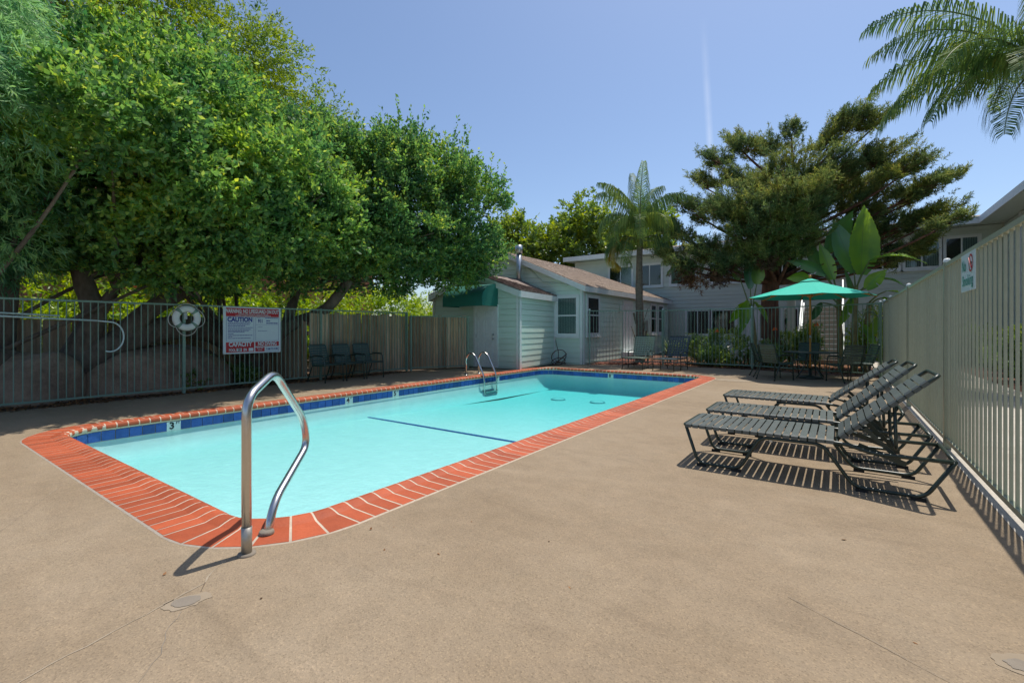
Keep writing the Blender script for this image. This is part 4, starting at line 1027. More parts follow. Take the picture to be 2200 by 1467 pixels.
def tree(name, label, group, base, limbs, blobs, bark, leaf, cr=.45, tw_per=30, per=9, tl=.16, L=.07, W=.035, spread=.9, droop=0., twigs=3, face_up=.5, cat='tree', up=.25, outer=.6, zflat=.75, shoots=0):
    t = thing(name, label, cat, (0,0,0), 0, group)
    mb = MB(); ends = []
    for pts, r0, r1 in limbs: ends += limb(mb, pts, r0, r1, 10, .06)[-6:]
    for b in blobs:                                   # thinner branches into the crown
        for k in range(twigs):
            s_ = random.choice(ends); d = Vector(rdirs(1)[0]); e = Vector((b[0]+d.x*b[3]*.7, b[1]+d.y*b[4]*.7, b[2]+abs(d.z)*b[5]*.7 - .2))
            m_ = (s_+e)/2 + Vector((random.uniform(-.3,.3), random.uniform(-.3,.3), random.uniform(-.1,.3)))
            limb(mb, [s_, m_, e], .05, .012, 6, .1)
    mb.build('trunk', bark, t, True)
    P, O = crown_points(blobs, cr, tw_per, outer, zflat, up)
    V, F = sprig_leaves(P, O, per, tl, L, W, spread, droop, face_up)
    if shoots:                                        # long leafy shoots that break the outline
        idx = rng.choice(len(P), shoots, p=(lambda w: w/w.sum())(np.clip(O[:,2]-.25, .001, None)**2))
        A = unit(O[idx]*.5 + rng.normal(size=(shoots,3))*.25 + np.array([0,0,.75 if droop < .2 else .1])); ln = .35+.45*rng.random((shoots,1))
        t_ = (np.arange(12)+rng.random((shoots,12)))/12; B = P[idx][:,None,:] + A[:,None,:]*(t_*ln)[:,:,None]
        D = A[:,None,:]*.8 + rng.normal(size=(shoots,12,3))*.6 - np.array([0,0,droop*.5])
        n_ = shoots*12; V2, F2 = leaf_quads(B.reshape(-1,3), D.reshape(-1,3), L*(.7+.6*rng.random(n_)), W*(.7+.6*rng.random(n_)))
        F = np.concatenate([F, F2+len(V)]); V = np.concatenate([V, V2])
    link('crown', np_mesh('crown', V, F, leaf), t)
    return t
LG = 'trees behind the left fence'
# big sprawling evergreen behind the left fence (its trunk leans and lies almost flat)
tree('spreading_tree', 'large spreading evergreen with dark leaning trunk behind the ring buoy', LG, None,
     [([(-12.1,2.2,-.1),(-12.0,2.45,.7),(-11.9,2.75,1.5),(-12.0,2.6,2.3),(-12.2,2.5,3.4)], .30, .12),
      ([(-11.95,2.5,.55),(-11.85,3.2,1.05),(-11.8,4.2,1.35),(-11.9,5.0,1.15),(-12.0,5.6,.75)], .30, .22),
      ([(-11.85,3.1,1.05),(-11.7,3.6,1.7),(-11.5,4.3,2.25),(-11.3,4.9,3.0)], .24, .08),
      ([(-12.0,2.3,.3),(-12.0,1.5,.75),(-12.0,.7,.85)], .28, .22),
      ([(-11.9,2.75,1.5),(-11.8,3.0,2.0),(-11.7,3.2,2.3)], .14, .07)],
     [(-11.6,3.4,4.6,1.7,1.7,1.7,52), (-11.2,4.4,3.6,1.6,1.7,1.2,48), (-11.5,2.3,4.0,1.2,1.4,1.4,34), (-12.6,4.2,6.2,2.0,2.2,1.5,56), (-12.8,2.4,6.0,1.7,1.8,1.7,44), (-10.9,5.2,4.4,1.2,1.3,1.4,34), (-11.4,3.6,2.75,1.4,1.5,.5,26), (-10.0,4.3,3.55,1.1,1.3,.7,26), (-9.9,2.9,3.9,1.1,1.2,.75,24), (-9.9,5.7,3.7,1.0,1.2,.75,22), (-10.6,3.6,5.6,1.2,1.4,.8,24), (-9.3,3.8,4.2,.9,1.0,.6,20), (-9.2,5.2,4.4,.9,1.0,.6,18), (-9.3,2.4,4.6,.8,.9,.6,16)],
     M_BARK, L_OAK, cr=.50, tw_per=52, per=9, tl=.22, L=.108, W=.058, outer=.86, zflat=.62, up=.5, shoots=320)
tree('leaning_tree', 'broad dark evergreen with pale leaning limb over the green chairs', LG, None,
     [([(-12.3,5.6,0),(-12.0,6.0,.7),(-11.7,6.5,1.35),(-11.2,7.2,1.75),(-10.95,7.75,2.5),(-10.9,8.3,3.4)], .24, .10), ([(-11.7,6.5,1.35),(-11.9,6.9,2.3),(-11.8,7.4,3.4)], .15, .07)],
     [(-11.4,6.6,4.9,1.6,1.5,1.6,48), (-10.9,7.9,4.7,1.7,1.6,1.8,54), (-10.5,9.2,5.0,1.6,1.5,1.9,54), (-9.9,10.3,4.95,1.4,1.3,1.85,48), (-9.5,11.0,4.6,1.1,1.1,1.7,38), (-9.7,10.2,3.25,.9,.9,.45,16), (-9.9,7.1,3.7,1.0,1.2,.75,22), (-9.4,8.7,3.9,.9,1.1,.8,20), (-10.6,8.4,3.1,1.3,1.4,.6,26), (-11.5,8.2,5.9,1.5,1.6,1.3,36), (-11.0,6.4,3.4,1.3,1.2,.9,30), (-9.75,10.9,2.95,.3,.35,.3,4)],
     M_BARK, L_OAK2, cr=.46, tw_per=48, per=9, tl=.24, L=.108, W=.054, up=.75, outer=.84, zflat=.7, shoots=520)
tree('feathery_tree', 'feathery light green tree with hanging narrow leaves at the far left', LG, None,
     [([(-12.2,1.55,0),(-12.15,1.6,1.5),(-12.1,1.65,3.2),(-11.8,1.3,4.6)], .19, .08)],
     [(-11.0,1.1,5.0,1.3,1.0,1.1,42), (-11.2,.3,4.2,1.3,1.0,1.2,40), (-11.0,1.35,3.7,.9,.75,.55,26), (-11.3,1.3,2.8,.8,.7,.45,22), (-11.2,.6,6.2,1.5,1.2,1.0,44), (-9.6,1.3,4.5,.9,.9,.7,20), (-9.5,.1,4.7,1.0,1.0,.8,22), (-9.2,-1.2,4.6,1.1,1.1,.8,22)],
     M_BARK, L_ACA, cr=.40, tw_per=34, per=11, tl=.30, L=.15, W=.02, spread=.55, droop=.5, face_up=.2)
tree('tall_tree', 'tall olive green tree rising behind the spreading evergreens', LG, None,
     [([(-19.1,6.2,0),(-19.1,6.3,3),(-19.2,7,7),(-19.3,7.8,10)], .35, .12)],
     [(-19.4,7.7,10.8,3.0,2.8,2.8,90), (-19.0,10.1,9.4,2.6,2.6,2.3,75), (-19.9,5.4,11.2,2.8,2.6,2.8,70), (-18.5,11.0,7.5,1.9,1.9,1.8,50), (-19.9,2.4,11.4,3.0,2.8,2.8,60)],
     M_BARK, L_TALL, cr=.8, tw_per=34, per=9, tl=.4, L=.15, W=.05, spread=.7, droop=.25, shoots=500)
# bright undergrowth in the sun behind the trunks
for k, (x, y, z, r, lb) in enumerate(((-16.8,-.8,1.7,1.9,'lime green bush at the far left behind the feathery tree trunk'), (-17.2,2.9,1.8,2.1,'lime green bush between the two dark trunks on the left'), (-17.0,6.6,1.7,2.0,'lime green bush behind the pool warning sign'),
                        (-16.4,10.2,1.8,2.0,'lime green bush behind the leaning limb'), (-15.4,13.2,1.7,1.8,'lime green bush beside the pool house, left of the awning'))):
    tree('bush', lb, 'lime bushes behind the trees', None, [([(x,y,0),(x,y+.1,.7),(x+.1,y,1.2)], .09, .04)], [(x,y,z,r,r,1.35,60), (x+.2,y+.9,z-.5,r*.8,r*.8,1.0,36)], M_BARK, L_LIME, cr=.5, tw_per=22, per=8, tl=.25, L=.15, W=.05, droop=.25, twigs=1, cat='bush')
# trees beyond the pool house
for (x, y, z, r, lb) in ((-19.2,26.0,5.6,2.6,'pale green far tree just left of the vent pipe'), (-15.4,29.5,6.8,3.1,'tallest pale green far tree above the pool house roof'), (-11.6,31.5,6.2,2.6,'pale green far tree behind the palm crown')):
    tree('far_tree', lb, 'trees beyond the pool house', None, [([(x,y,0),(x,y,z*.5),(x+.2,y,z)], .25, .1)], [(x,y,z,r,r,r*.75,60), (x+r*.4,y,z+r*.6,r*.6,r*.6,r*.55,26), (x-r*.5,y,z-.6,r*.7,r*.7,r*.6,26)], M_BARK, L_FAR, cr=.8, tw_per=26, per=8, tl=.45, L=.26, W=.13)

# pine with wind-swept branches
pine = thing('pine_tree', 'big spreading dark pine with reddish trunk behind the umbrella', 'tree')
pm = MB(); PB = Vector((-1.95,18.7,0))
limb(pm, [PB, PB+Vector((-.05,0,2.2)), PB+Vector((.1,.1,4.2)), PB+Vector((.4,.2,5.6)), PB+Vector((.85,.3,7.2))], .36, .05, 12, .05)
tufts_p, tufts_o, dead_p, dead_o = [], [], [], []
def at(px, py, Y):
    """point of the place at depth line Y that was sighted at these picture coordinates"""
    u = (px-1100)/1000; s_, c_ = math.sin(R_(35.07)), math.cos(R_(35.07))
    d = Y/(c_ + u*s_); return Vector((d*(-s_ + u*c_), Y, 1.3 + (707-py)*d/1000))
# foliage pads: sighted centre, depth, radius
pads = [(1835,258,19.0,.75),(1885,262,19.4,.6),(1785,300,18.8,.8),(1590,312,19.4,.95),(1535,345,18.8,.75),(1655,318,19.8,.8),(1700,285,19.6,.4),(1510,395,19.2,.7),(1600,395,18.2,1.1),(1700,375,18.0,1.25),(1795,365,18.2,1.15),(1885,340,19.4,1.05),
        (1945,365,18.8,.85),(1495,455,18.0,.8),(1580,470,17.4,1.25),(1685,450,17.2,1.2),(1775,435,19.2,1.3),(1870,425,19.6,1.2),(1955,425,19.8,1.1),(2015,390,19.6,.75),(1450,500,17.8,.75),(1520,540,17.2,1.1),(1625,525,16.9,1.15),(1715,500,17.0,.95),
        (1850,490,19.8,1.1),(1935,485,19.9,1.1),(2005,470,19.6,.85),(1475,575,17.0,.6),(1435,548,17.4,.5),(1560,570,16.8,.7),(1965,535,19.4,.75),(1915,560,19.4,.6),(2035,480,18.4,.4),(1650,400,20.6,1.3),(1760,400,21.0,1.4),(1860,400,20.8,1.2),(1700,470,20.5,1.3),(1560,450,20.4,1.1),(1660,485,16.9,1.0),(1725,435,17.0,1.1),(1640,555,17.0,.75),(1700,540,17.2,.7),(1610,450,16.9,1.0)]
for (px_, py_, Y_, r_) in pads:
    c_ = at(px_, py_, Y_); hh = max(2.9, min(6.8, c_.z - 1.0 - .12*(c_-PB).length)); fr_ = hh/8.2
    s_ = PB + Vector((1.0*fr_**1.6, .3*fr_, hh)); m_ = s_ + (c_-s_)*.55 + Vector((0,0,-.12*(c_-s_).length*.5 + random.uniform(-.1,.15)))
    limb(pm, [s_, m_, c_ - Vector((0,0,.15*r_))], .075, .022, 6, .1)
    ax_ = (c_ - s_); ax_.z = max(ax_.z, 0)*.5 + .25*ax_.length; ax_.normalize(); sd_ = ax_.cross(Vector((0,0,1))).normalized(); vv_ = sd_.cross(ax_)
    for i in range(int(26*r_*r_)+7):
        q_ = Vector(rdirs(1)[0]); k_ = random.random()**.35
        e_ = c_ + (ax_*q_.x*1.15 + sd_*q_.y*.85 + vv_*q_.z*.40)*r_*k_
        b_ = c_ + (e_-c_)*.25 - ax_*.3*r_; up0 = (e_-b_).normalized()
        limb(pm, [c_ - ax_*.5*r_, b_, e_], .013, .005, 4)
        for j in range(random.randint(10,14)):
            f_ = random.uniform(.35,1.08); w_ = b_ + (e_-b_)*f_ + Vector((random.gauss(0,.09), random.gauss(0,.09), random.gauss(.02,.06)))
            o_ = (up0*.8 + ax_*.5 + Vector((random.gauss(0,.28), random.gauss(0,.28), random.uniform(.3,.9)))).normalized()
            tufts_p.append(tuple(w_)); tufts_o.append(tuple(o_))
for (px_, py_, sp) in ((1470,600,.16),(1500,606,.16),(1535,600,.18),(1560,590,.15),(1650,560,.12)):
    c0_ = at(px_, py_, 16.9)
    for k in range(34):
        dead_p.append((c0_.x+random.gauss(0,sp), c0_.y+random.gauss(0,sp), c0_.z+random.gauss(.08,sp))); dead_o.append((random.gauss(0,.5), random.gauss(0,.5), random.uniform(-1,.3)))
pm.build('trunk', M_PBARK, pine, True)
def tuft_mesh(P, O, leaf, name, parent, per=20, L=.12, core=.24, W=.02):
    P = np.array(P); O = unit(np.array(O)); n = len(P)
    t = rng.random((n,per,1)); base = P[:,None,:] + O[:,None,:]*t*core
    D = unit(O[:,None,:]*.75 + rng.normal(size=(n,per,3))*.62)
    V, F = leaf_quads(base.reshape(-1,3), D.reshape(-1,3), L*(.7+.5*rng.random(n*per)), np.full(n*per, W))
    # one colour per tuft: join the needles of a tuft into one island through a tiny shared stem is costly, so colour varies per needle
    link(name, np_mesh(name, V, F, leaf), parent)
tuft_mesh(tufts_p, tufts_o, L_PINE, 'needles', pine)
tuft_mesh(dead_p, dead_o, L_CONE, 'dead_needles', pine, per=24)

# palms
def frond_mesh(name, L, a_el, droop, leaf, nl=46, ll=.55, hang=.55, lw=.03, curl=1.0, parent=None, az=0, origin=(0,0,0), rach=M_PALMT):
    """one feather frond leaving origin at azimuth az and elevation a_el"""
    n = 26; pts = []; p = Vector(origin); el = a_el; ca, sa = math.cos(az), math.sin(az)
    for i in range(n+1):
        pts.append(p.copy()); el -= droop/n*(0.5+1.0*i/n)*curl
        p = p + Vector((ca*math.cos(el), sa*math.cos(el), math.sin(el)))*(L/n)
    mb = MB(); mb.tube(pts, [.028*(1-.88*i/n)+.003 for i in range(n+1)], 5)
    fo = mb.build('frond', MATS['palm_rachis'], parent, True)
    V = []; F = []
    side = Vector((-sa, ca, 0))
    for i in range(nl*2):
        f_ = .16 + .84*(i//2)/nl; sgn = 1 if i % 2 else -1
        j = f_*n; k = min(n-1, int(j)); b = pts[k] + (pts[k+1]-pts[k])*(j-k); tg = (pts[k+1]-pts[k]).normalized()
        l_ = ll*(math.sin(math.pi*min(1, .18+f_*.82)**.8)*.75+.3)*random.uniform(.85,1.1)
        d1_ = (side*sgn*random.uniform(.6,.9) + tg*.55 + Vector((0,0,random.uniform(-.15,.25)))).normalized()
        d2_ = (d1_*.55 + Vector((0,0,-hang*1.3)) + tg*.15).normalized()
        m1 = b + d1_*l_*(.30 if hang > 1.1 else .42); m2 = m1 + d2_*l_*(.42 if hang > 1.1 else .35); e = m2 + (d2_*.6+Vector((0,0,-hang))).normalized()*l_*.28
        wv = tg*lw*.5; o_ = len(V)
        V += [b-wv*.5, b+wv*.5, m1+wv, m1-wv, m2+wv*.8, m2-wv*.8, e]
        F += [(o_,o_+1,o_+2,o_+3), (o_+3,o_+2,o_+4,o_+5), (o_+5,o_+4,o_+6,o_+6)]
    F = [f if f[2] != f[3] else f[:3] for f in F]
    q = MB(); q.v = [tuple(v) for v in V]; q.f = F; q.build('leaflets', leaf, fo)
    return fo
pmat('palm_rachis', (.20,.24,.08), (.14,.17,.06), rough=.5)
palm = thing('queen_palm', 'slim queen palm with drooping feathery fronds left of the pine', 'palm', (-6.15,17.15,0))
tk = MB(); hgt = 4.5
limb(tk, [(0,0,-.05),(.02,0,1.2),(-.03,.02,2.8),(0,0,hgt)], .19, .105, 14, .05)
tk.build('trunk', M_PALMT, palm, True)
for k in range(9):                                        # old leaf bases
    a = k*2.4; z = .3+.17*k; MB().bar((.17*math.cos(a),.17*math.sin(a),z), (.30*math.cos(a),.30*math.sin(a),z+.42), .09, .025).build('leaf_base', M_PALMT, palm)
ss = MB(); limb(ss, [(0,0,hgt-.1),(0,0,hgt+.5),(0,0,hgt+1.0)], .13, .06, 10); ss.build('crown_shaft', MATS['palm_rachis'], palm, True)
az_r = R_(35.07)    # direction of the picture's right
for (a, e, L_, dr, lf) in ((90,88,2.7,.7,L_PALM), (150,84,2.6,1.0,L_PALM), (40,84,2.5,1.0,L_PALM), (260,86,2.5,.9,L_PALM), (200,80,2.4,1.5,L_PALM), (340,80,2.3,1.5,L_PALM), (185,66,2.3,2.6,L_PALM), (-5,64,2.1,2.6,L_PALM), (215,58,2.2,2.9,L_PALM), (255,62,2.1,2.8,L_PALM), (300,64,2.1,2.8,L_PALM), (165,40,2.0,2.8,L_PALM), (12,42,1.9,2.6,L_PALM), (120,66,2.3,2.5,L_PALM), (70,62,2.2,2.5,L_PALM), (190,24,1.8,2.4,L_PALMY), (350,14,1.9,2.0,L_PALM), (225,28,1.8,2.6,L_PALM)):
    frond_mesh('frond', L_*1.1, R_(e), dr*1.3, lf, 96, .92, 1.35, .024, 1.0, palm, R_(a)+az_r, (0,0,hgt+.45 if e > 50 else hgt+.1))
pal2 = thing('tall_palm', 'palm at the top right with long arching fronds and one yellow frond', 'palm', (3.95,16.0,0))
tk = MB(); limb(tk, [(0,0,-.05),(.05,0,3),(0,.05,5),(0,0,7.3)], .28, .17, 14, .04); tk.build('trunk', M_PALMT, pal2, True)
for (a, e, L_, dr, lf) in ((178,42,4.4,1.5,L_PALM), (196,28,3.9,1.5,L_PALM), (165,62,4.4,1.6,L_PALM), (215,18,3.4,1.6,L_PALM), (182,8,3.3,1.3,L_PALM), (232,34,3.4,2.0,L_PALMY), (205,-12,3.0,1.2,L_PALM), (240,-10,2.8,1.4,L_PALM), (150,48,3.8,1.8,L_PALM), (260,40,3.4,2.0,L_PALM), (0,45,3.6,1.8,L_PALM), (60,50,3.6,1.8,L_PALM), (110,55,3.6,1.8,L_PALM), (310,45,3.6,1.8,L_PALM), (225,52,3.8,1.7,L_PALM), (160,25,3.8,1.7,L_PALM)):
    frond_mesh('frond', L_, R_(e), dr, lf, 96, 1.1, 1.0, .03, 1.0, pal2, R_(a)+az_r, (0,0,7.3))

# giant bird of paradise / banana clumps
def banana_leaf(parent, base, top, tip, width, leaf, tear=0, roll=0.):
    """stalk from base to top, blade from top to tip"""
    base, top, tip = Vector(base), Vector(top), Vector(tip)
    st_ = MB(); limb(st_, [base, (base+top)/2 + Vector((0,0,.05)), top], .03, .016, 6); so = st_.build('leaf_stalk', MATS['palm_rachis'], parent, True)
    ax = tip-top; L = ax.length; ax.normalize(); view = Vector((.55,-.8,.25))
    sd = ax.cross(view).normalized(); nn = sd.cross(ax).normalized(); sd = (sd*math.cos(roll) + nn*math.sin(roll)); nn = sd.cross(ax).normalized()
    n = 34; V = []; F = []; sagv = Vector((0,0,-1)) * (L*.22*(1-abs(ax.z)))
    for i in range(n+1):
        f_ = i/n; c = top + ax*L*f_ + sagv*(f_*f_) + Vector((0,0,L*.10*(1-abs(ax.z))*math.sin(math.pi*f_)))
        w_ = width*.5*(math.sin(math.pi*min(1,(f_*.94+.05))**.8)**.95) * (1+random.uniform(-.04,.04))
        for k, q in enumerate((-1,-.5,0,.5,1)): V.append(c + sd*w_*q - nn*(w_*.28*abs(q)*-1 + (.012 if i % 2 else -.012)*abs(q)) + Vector((0,0,-.02*abs(q))))
    for i in range(n):
        for k in range(4):
            if tear and k in (0,3) and random.random() < tear*.5: continue
            F.append((i*5+k, i*5+k+1, (i+1)*5+k+1, (i+1)*5+k))
    q = MB(); q.v = [tuple(v) for v in V]; q.f = F; q.build('leaf_blade', leaf, so, True)
    MB().tube([top + ax*L*f_/8 + sagv*((f_/8)**2) + Vector((0,0,L*.10*(1-abs(ax.z))*math.sin(math.pi*f_/8))) - nn*.006 for f_ in range(8)], .009, 5).build('midrib', MATS['palm_rachis'], so, True)
def banana(label, foot, stems, leaves_, Y):
    t = thing('banana_plant', label, 'plant', (0,0,0), 0, 'banana plants behind the back fence')
    for (a, b, r0) in stems:
        m_ = MB(); limb(m_, [a, (Vector(a)+Vector(b))/2, b], r0, r0*.7, 9, .08); m_.build('stem', M_STEMB, t, True)
    for (b, tp, ti, w_, lf, tr, ro) in leaves_: banana_leaf(t, b, tp, ti, w_, lf, tr, ro)
    return t
M_STEMB = pmat('banana_stem', (.36,.30,.13), (.16,.13,.06), scale=6, rough=.8, stretch=(4,4,.6))
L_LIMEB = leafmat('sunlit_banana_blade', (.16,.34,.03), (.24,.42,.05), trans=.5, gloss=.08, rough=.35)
Y1 = 17.6
banana('tall banana plant with upright giant leaf right of the umbrella', None, [((.38,Y1,0),(.42,Y1,2.6),.10), ((.62,Y1+.2,0),(.75,Y1+.2,2.1),.08), ((.05,Y1+.1,0),(.0,Y1+.1,2.3),.09)],
  [((.42,Y1,2.4), at(1850,590,Y1-.1), at(1856,440,Y1-.1), .86, L_BAN, .06, .1), ((.42,Y1,2.4), at(1835,585,Y1), at(1790,470,Y1+.1), .62, L_BAND, .0, .5), ((.0,Y1,2.2), at(1775,540,Y1+.2), at(1832,450,Y1+.2), .66, L_BAND, .05, -.2),
   ((.42,Y1,2.5), at(1868,560,Y1-.2), at(1992,545,Y1-.4), .46, L_BAN, .12, 1.0), ((.0,Y1,2.2), at(1775,590,Y1), at(1690,550,Y1-.2), .34, L_BAND, .1, .8), ((.0,Y1,2.3), at(1762,580,Y1+.1), at(1728,500,Y1+.2), .36, L_BAND, .0, 1.0),
   ((.42,Y1,2.4), at(1815,580,Y1-.3), at(1828,650,Y1-.8), .4, L_BAND, .1, .6), ((.42,Y1,2.3), at(1880,600,Y1-.2), at(1945,605,Y1-.5), .42, L_BAND, .1, .9), ((.75,Y1,2.0), at(1895,640,Y1-.3), at(1930,668,Y1-.6), .4, L_BAN, .15, .9), ((.75,Y1,1.9), at(1850,690,Y1-.5), at(1885,760,Y1-.9), .36, L_BAN, .1, .3),
   ((.05,Y1,2.0), at(1740,600,Y1-.2), at(1690,590,Y1-.3), .36, L_BAN, .0, .7),
   ((.42,Y1,2.3), at(1860,620,Y1-.3), at(1905,575,Y1-.5), .40, L_BAN, .15, .5), ((.0,Y1,2.2), at(1790,600,Y1-.1), at(1760,520,Y1), .40, L_BAN, .12, .3), ((.75,Y1,2.1), at(1905,625,Y1-.2), at(1975,640,Y1-.5), .36, L_BAN, .2, .7),
   ((.42,Y1,2.2), at(1830,640,Y1-.4), at(1800,700,Y1-.8), .38, L_BAN, .2, .4), ((.75,Y1,1.8), at(1885,680,Y1-.4), at(1860,735,Y1-.8), .34, L_LIMEB, .2, .4), ((.05,Y1,1.9), at(1765,650,Y1-.3), at(1735,690,Y1-.6), .34, L_BAND, .2, .5)], Y1)
Y2 = 17.4
c2 = at(1622,700,Y2)
banana('smaller banana plant with yellow stem left of the reddish pine trunk', None, [((c2.x+.1,Y2,0),(c2.x-.1,Y2,1.95),.075)],
  [((c2.x-.1,Y2,1.8), at(1612,620,Y2), at(1606,545,Y2+.1), .34, L_BAND, .0, .3), ((c2.x-.1,Y2,1.8), at(1626,610,Y2), at(1630,560,Y2), .42, L_LIMEB, .1, .2), ((c2.x-.1,Y2,1.8), at(1600,650,Y2-.1), at(1566,690,Y2-.3), .40, L_BAN, .1, .5),
   ((c2.x-.1,Y2,1.8), at(1606,645,Y2-.1), at(1590,715,Y2-.5), .42, L_BAN, .15, .2), ((c2.x-.1,Y2,1.8), at(1622,648,Y2), at(1650,690,Y2-.3), .34, L_BAN, .1, .5), ((c2.x-.1,Y2,1.8), at(1590,600,Y2), at(1574,572,Y2), .3, L_LIMEB, .1, .6)], Y2)

# shrubs and strappy plants behind the back fence
def shrub(label, c, r, h, leaf, group, L=.07, W=.03, n=26, flowers=None, cat='shrub'):
    t = thing('shrub', label, cat, (0,0,0), 0, group)
    m_ = MB()
    for k in range(6):
        a = k*1.05; limb(m_, [(c[0],c[1],0),(c[0]+.3*r*math.cos(a),c[1]+.3*r*math.sin(a),h*.4),(c[0]+.7*r*math.cos(a),c[1]+.7*r*math.sin(a),h*.75)], .02, .008, 5)
    m_.build('stems', M_BARK, t, True)
    P, O = crown_points([(c[0],c[1],h*.55,r,r,h*.45,n)], .22, 26, .45, .8, .3)
    V, F = sprig_leaves(P, O, 8, .12, L, W); link('foliage', np_mesh('foliage', V, F, leaf), t)
    if flowers:
        P2, O2_ = crown_points([(c[0],c[1]-.1,h*.75,r*.9,r*.9,h*.35,8)], .14, 6, .8, .8, .6)
        V, F = sprig_leaves(P2, O2_, 7, .05, .06, .05); tag(link('flowers', np_mesh('flowers', V, F, flowers), t), kind='stuff')
    return t
BG = 'shrubs behind the back fence'
for (px, Y, r, h, lb, fl) in ((1500,18.4,.55,.8,'low green shrub behind the dark blue chaise',None), (1560,18.6,.6,1.0,'dark shrub under the ground floor windows',None), (1596,17.8,.45,.6,'dark shrub with pale flowers beside the small banana plant',M_WFLOWER), (1640,17.9,.45,.6,'small shrub at the foot of the small banana plant',M_WFLOWER),
                         (1700,19.2,.5,.95,'dark shrub between pine trunk and stair',None), (1735,19.0,.35,1.1,'narrow dark shrub in front of the outdoor stair',None), (1868,17.9,.5,1.5,'yellow green shrub between banana stems and olive fence',None), (1530,17.6,.4,.5,'low mounded shrub close behind the back fence',None)):
    p = at(px, 707, Y); shrub(lb, (p.x, Y), r*1.15, h*1.3, L_LIME if 'yellow' in lb else L_SHRUB, BG, flowers=fl)
def strappy(label, c, n, h, spread, leaf, flower=0, group='strappy plants behind the back fence'):
    t = thing('strappy_plant', label, 'plant', (c[0],c[1],0), 0, group)
    mb = MB()
    for k in range(n):
        a = random.uniform(0, 2*math.pi); l_ = h*random.uniform(.7,1.15); s_ = spread*random.uniform(.4,1.1); w_ = random.uniform(.018,.03)
        ca, sa = math.cos(a), math.sin(a); o_ = len(mb.v)
        for i in range(6):
            f_ = i/5; rad = s_*f_**1.6; z = l_*(f_ - .28*f_**3*s_/spread); ww = w_*(1-.85*f_**2)
            mb.v += [(ca*rad - sa*ww, sa*rad + ca*ww, z), (ca*rad + sa*ww, sa*rad - ca*ww, z)]
        for i in range(5): mb.f.append((o_+2*i, o_+2*i+1, o_+2*i+3, o_+2*i+2))
    mb.build('leaves', leaf, t)
    for k in range(flower):
        a = random.uniform(0,6.28); x, y, z = .25*math.cos(a), .25*math.sin(a)-.1, h*1.15
        s_ = MB(); limb(s_, [(0,0,.1),(x*.5,y*.5,z*.6),(x,y,z)], .012, .009, 5); s_.build('flower_stalk', MATS['palm_rachis'], t, True)
        f_ = MB()
        for j in range(5): f_.add([(x,y,z),(x+.03+.02*j,y-.01,z+.09+.01*j),(x+.10+.015*j,y,z+.13-.025*j),(x+.06,y+.012,z+.02)], ((0,1,2,3),))
        f_.build('flower', M_FLOWER, t)
    return t
for (px, Y, n, h, sp, fl, lb) in ((1392,17.6,60,1.15,.45,0,'upright strappy plant right of the palm trunk'), (1440,17.8,40,.95,.6,0,'arching strappy plant between the two chaise backs'), (1520,17.9,70,.85,.75,1,'bird of paradise with orange flower under the windows'), (1672,18.2,40,.9,.5,1,'bird of paradise with orange flower beside the pine trunk'), (1735,18.4,30,1.0,.4,1,'bird of paradise with orange flower behind the umbrella pole')):
    p = at(px, 707, Y); strappy(lb, (p.x, Y), int(n*1.3), h*1.2, sp, L_STRAPPY, fl)
# hedge and flowers beyond the right fence
for k in range(9):
    y = 6.5 + k*2.05; nm = ['first','second','third','fourth','fifth','sixth','seventh','eighth','ninth'][k]
    shrub(nm + ' shrub from the front in the row beyond the right fence', (4.1+.2*math.sin(k*2.1), y), .75, 1.25+.3*math.sin(k*1.7), L_SHRUB, 'shrubs beyond the right fence', L=.1, W=.05, n=26)
# small plants at the foot of the left fence
for (x, y, h, lb) in ((-11.5,4.35,.5,'small leafy plant below the pool warning sign'), (-11.6,5.3,.35,'small leafy plant between sign and green chairs')):
    shrub(lb, (x,y), .3, h, L_SHRUB, 'small plants behind the left fence', L=.09, W=.04, n=8)
# scattered ground litter
def scatter(name, n, area, z, leaf, L, W):
    x0, x1, y0, y1 = area; P = np.stack([x0+(x1-x0)*rng.random(n), y0+(y1-y0)*rng.random(n), np.full(n, z)+.012*rng.random(n)], 1)
    D = rng.normal(size=(n,3))*np.array([1,1,.15]); N = unit(rng.normal(size=(n,3))*.3+np.array([0,0,1]))
    V, F = leaf_quads(P, D, L*(.6+.8*rng.random(n)), W*(.6+.8*rng.random(n)), N)
    return link(name, np_mesh(name, V, F, leaf))
tag(scatter('leaf_litter', 9000, (-13,-10.6,-2,9.8), .0, L_LITTER, .07, .035), 'dry brown leaves covering the soil behind the left fence', 'leaf litter', None, 'stuff')
n_d = 150; Pd = np.stack([-10.6+11.3*rng.random(n_d), .2+13.5*rng.random(n_d)**1.1, np.full(n_d,.004)], 1)
Pd = Pd[~((Pd[:,0] > -8.5) & (Pd[:,0] < -2.55) & (Pd[:,1] > 1.05) & (Pd[:,1] < 13.85))]; m_d = len(Pd)
Vd, Fd = leaf_quads(Pd, rng.normal(size=(m_d,3))*np.array([1,1,.08]),   .024*(.4+1.2*rng.random(m_d)), .013*(.5+rng.random(m_d)), unit(rng.normal(size=(m_d,3))*.2+np.array([0,0,1])))
tag(link('fallen_leaves', np_mesh('fallen_leaves', Vd, Fd, L_LITTER)), 'small dry leaves fallen here and there on the deck', 'leaves', None, 'stuff')
tag(scatter('bark_chips', 6000, (-7.4,.8,16.6,20.5), .0, L_LITTER, .08, .04), 'brown bark chips in the bed behind the back fence', 'bark', None, 'stuff')
mb = MB()
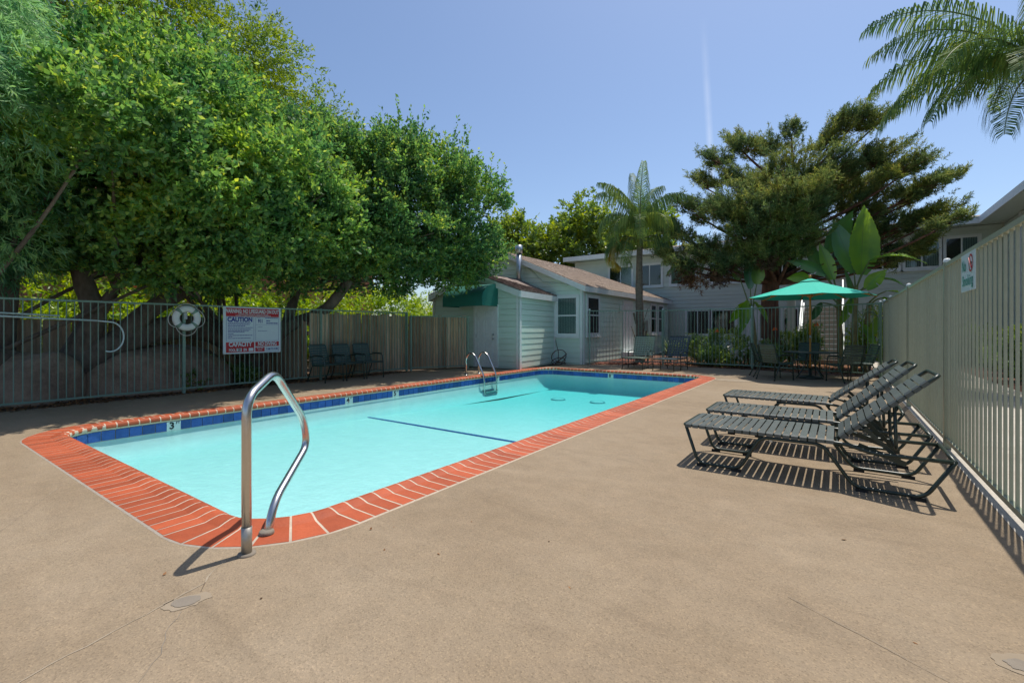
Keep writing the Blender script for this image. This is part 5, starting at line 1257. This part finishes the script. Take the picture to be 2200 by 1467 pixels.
for k in range(900):
    x, y = random.uniform(-7.5,-4.6), random.uniform(16.0,18.6)
    if y < 15.6 + (x+7.52)*.55 + .25: continue
    r_ = random.uniform(.03,.075); V = []
    for (a, b, c) in ((1,0,0),(-1,0,0),(0,1,0),(0,-1,0),(0,0,1),(0,0,-1)): V.append((x+a*r_*random.uniform(.7,1.2), y+b*r_*random.uniform(.7,1.2), r_*.4+c*r_*random.uniform(.5,.9)))
    mb.add(V, ((0,2,4),(2,1,4),(1,3,4),(3,0,4),(2,0,5),(1,2,5),(3,1,5),(0,3,5)))
tag(mb.build('lava_rocks', M_STONE), 'red lava rocks around the palm foot behind the back fence', 'rocks', None, 'stuff')

# boulders behind the left fence
def boulder(label, c, rx, ry, rz, seed):
    rd = np.random.default_rng(seed); t = thing('boulder', label, 'boulder', c, 0, 'boulders behind the left fence')
    n1, n2 = 26, 14; V = []; ph = rd.random((6,3))*6; fr = rd.normal(size=(6,3))*2.2
    for j in range(n2+1):
        for i in range(n1):
            a = 2*math.pi*i/n1; b = math.pi*j/n2; d = np.array([math.sin(b)*math.cos(a), math.sin(b)*math.sin(a), math.cos(b)])
            k = 1 + .035*math.sin(9*d[0]+4*d[2]+ph[0,1])*math.sin(8*d[1]-5*d[2]+ph[1,1]) + .07*sum(math.sin(float(fr[q] @ d) + ph[q,0]) for q in range(6))/1.6
            p = np.sign(d)*np.abs(d)**.82*k; V.append((p[0]*rx, p[1]*ry, p[2]*rz + rz*.35))
    mb = MB(); mb.v = V
    for j in range(n2):
        for i in range(n1): mb.f.append((j*n1+i, (j+1)*n1+i, (j+1)*n1+(i+1) % n1, j*n1+(i+1) % n1))
    mb.build('rock', M_ROCK, t, True); return t
M_ROCK = pmat('boulder_rock', (.40,.29,.205), (.17,.12,.085), scale=3, rough=.9, bump=1, bscale=26, detail=12)
boulder('smaller rounded grey boulder behind the fence at the far left', (-11.75,1.95,0), .5, .6, .62, 1)
boulder('long rounded brown grey boulder behind the fence below the ring buoy', (-11.75,3.85,0), .55, 1.35, .72, 2)
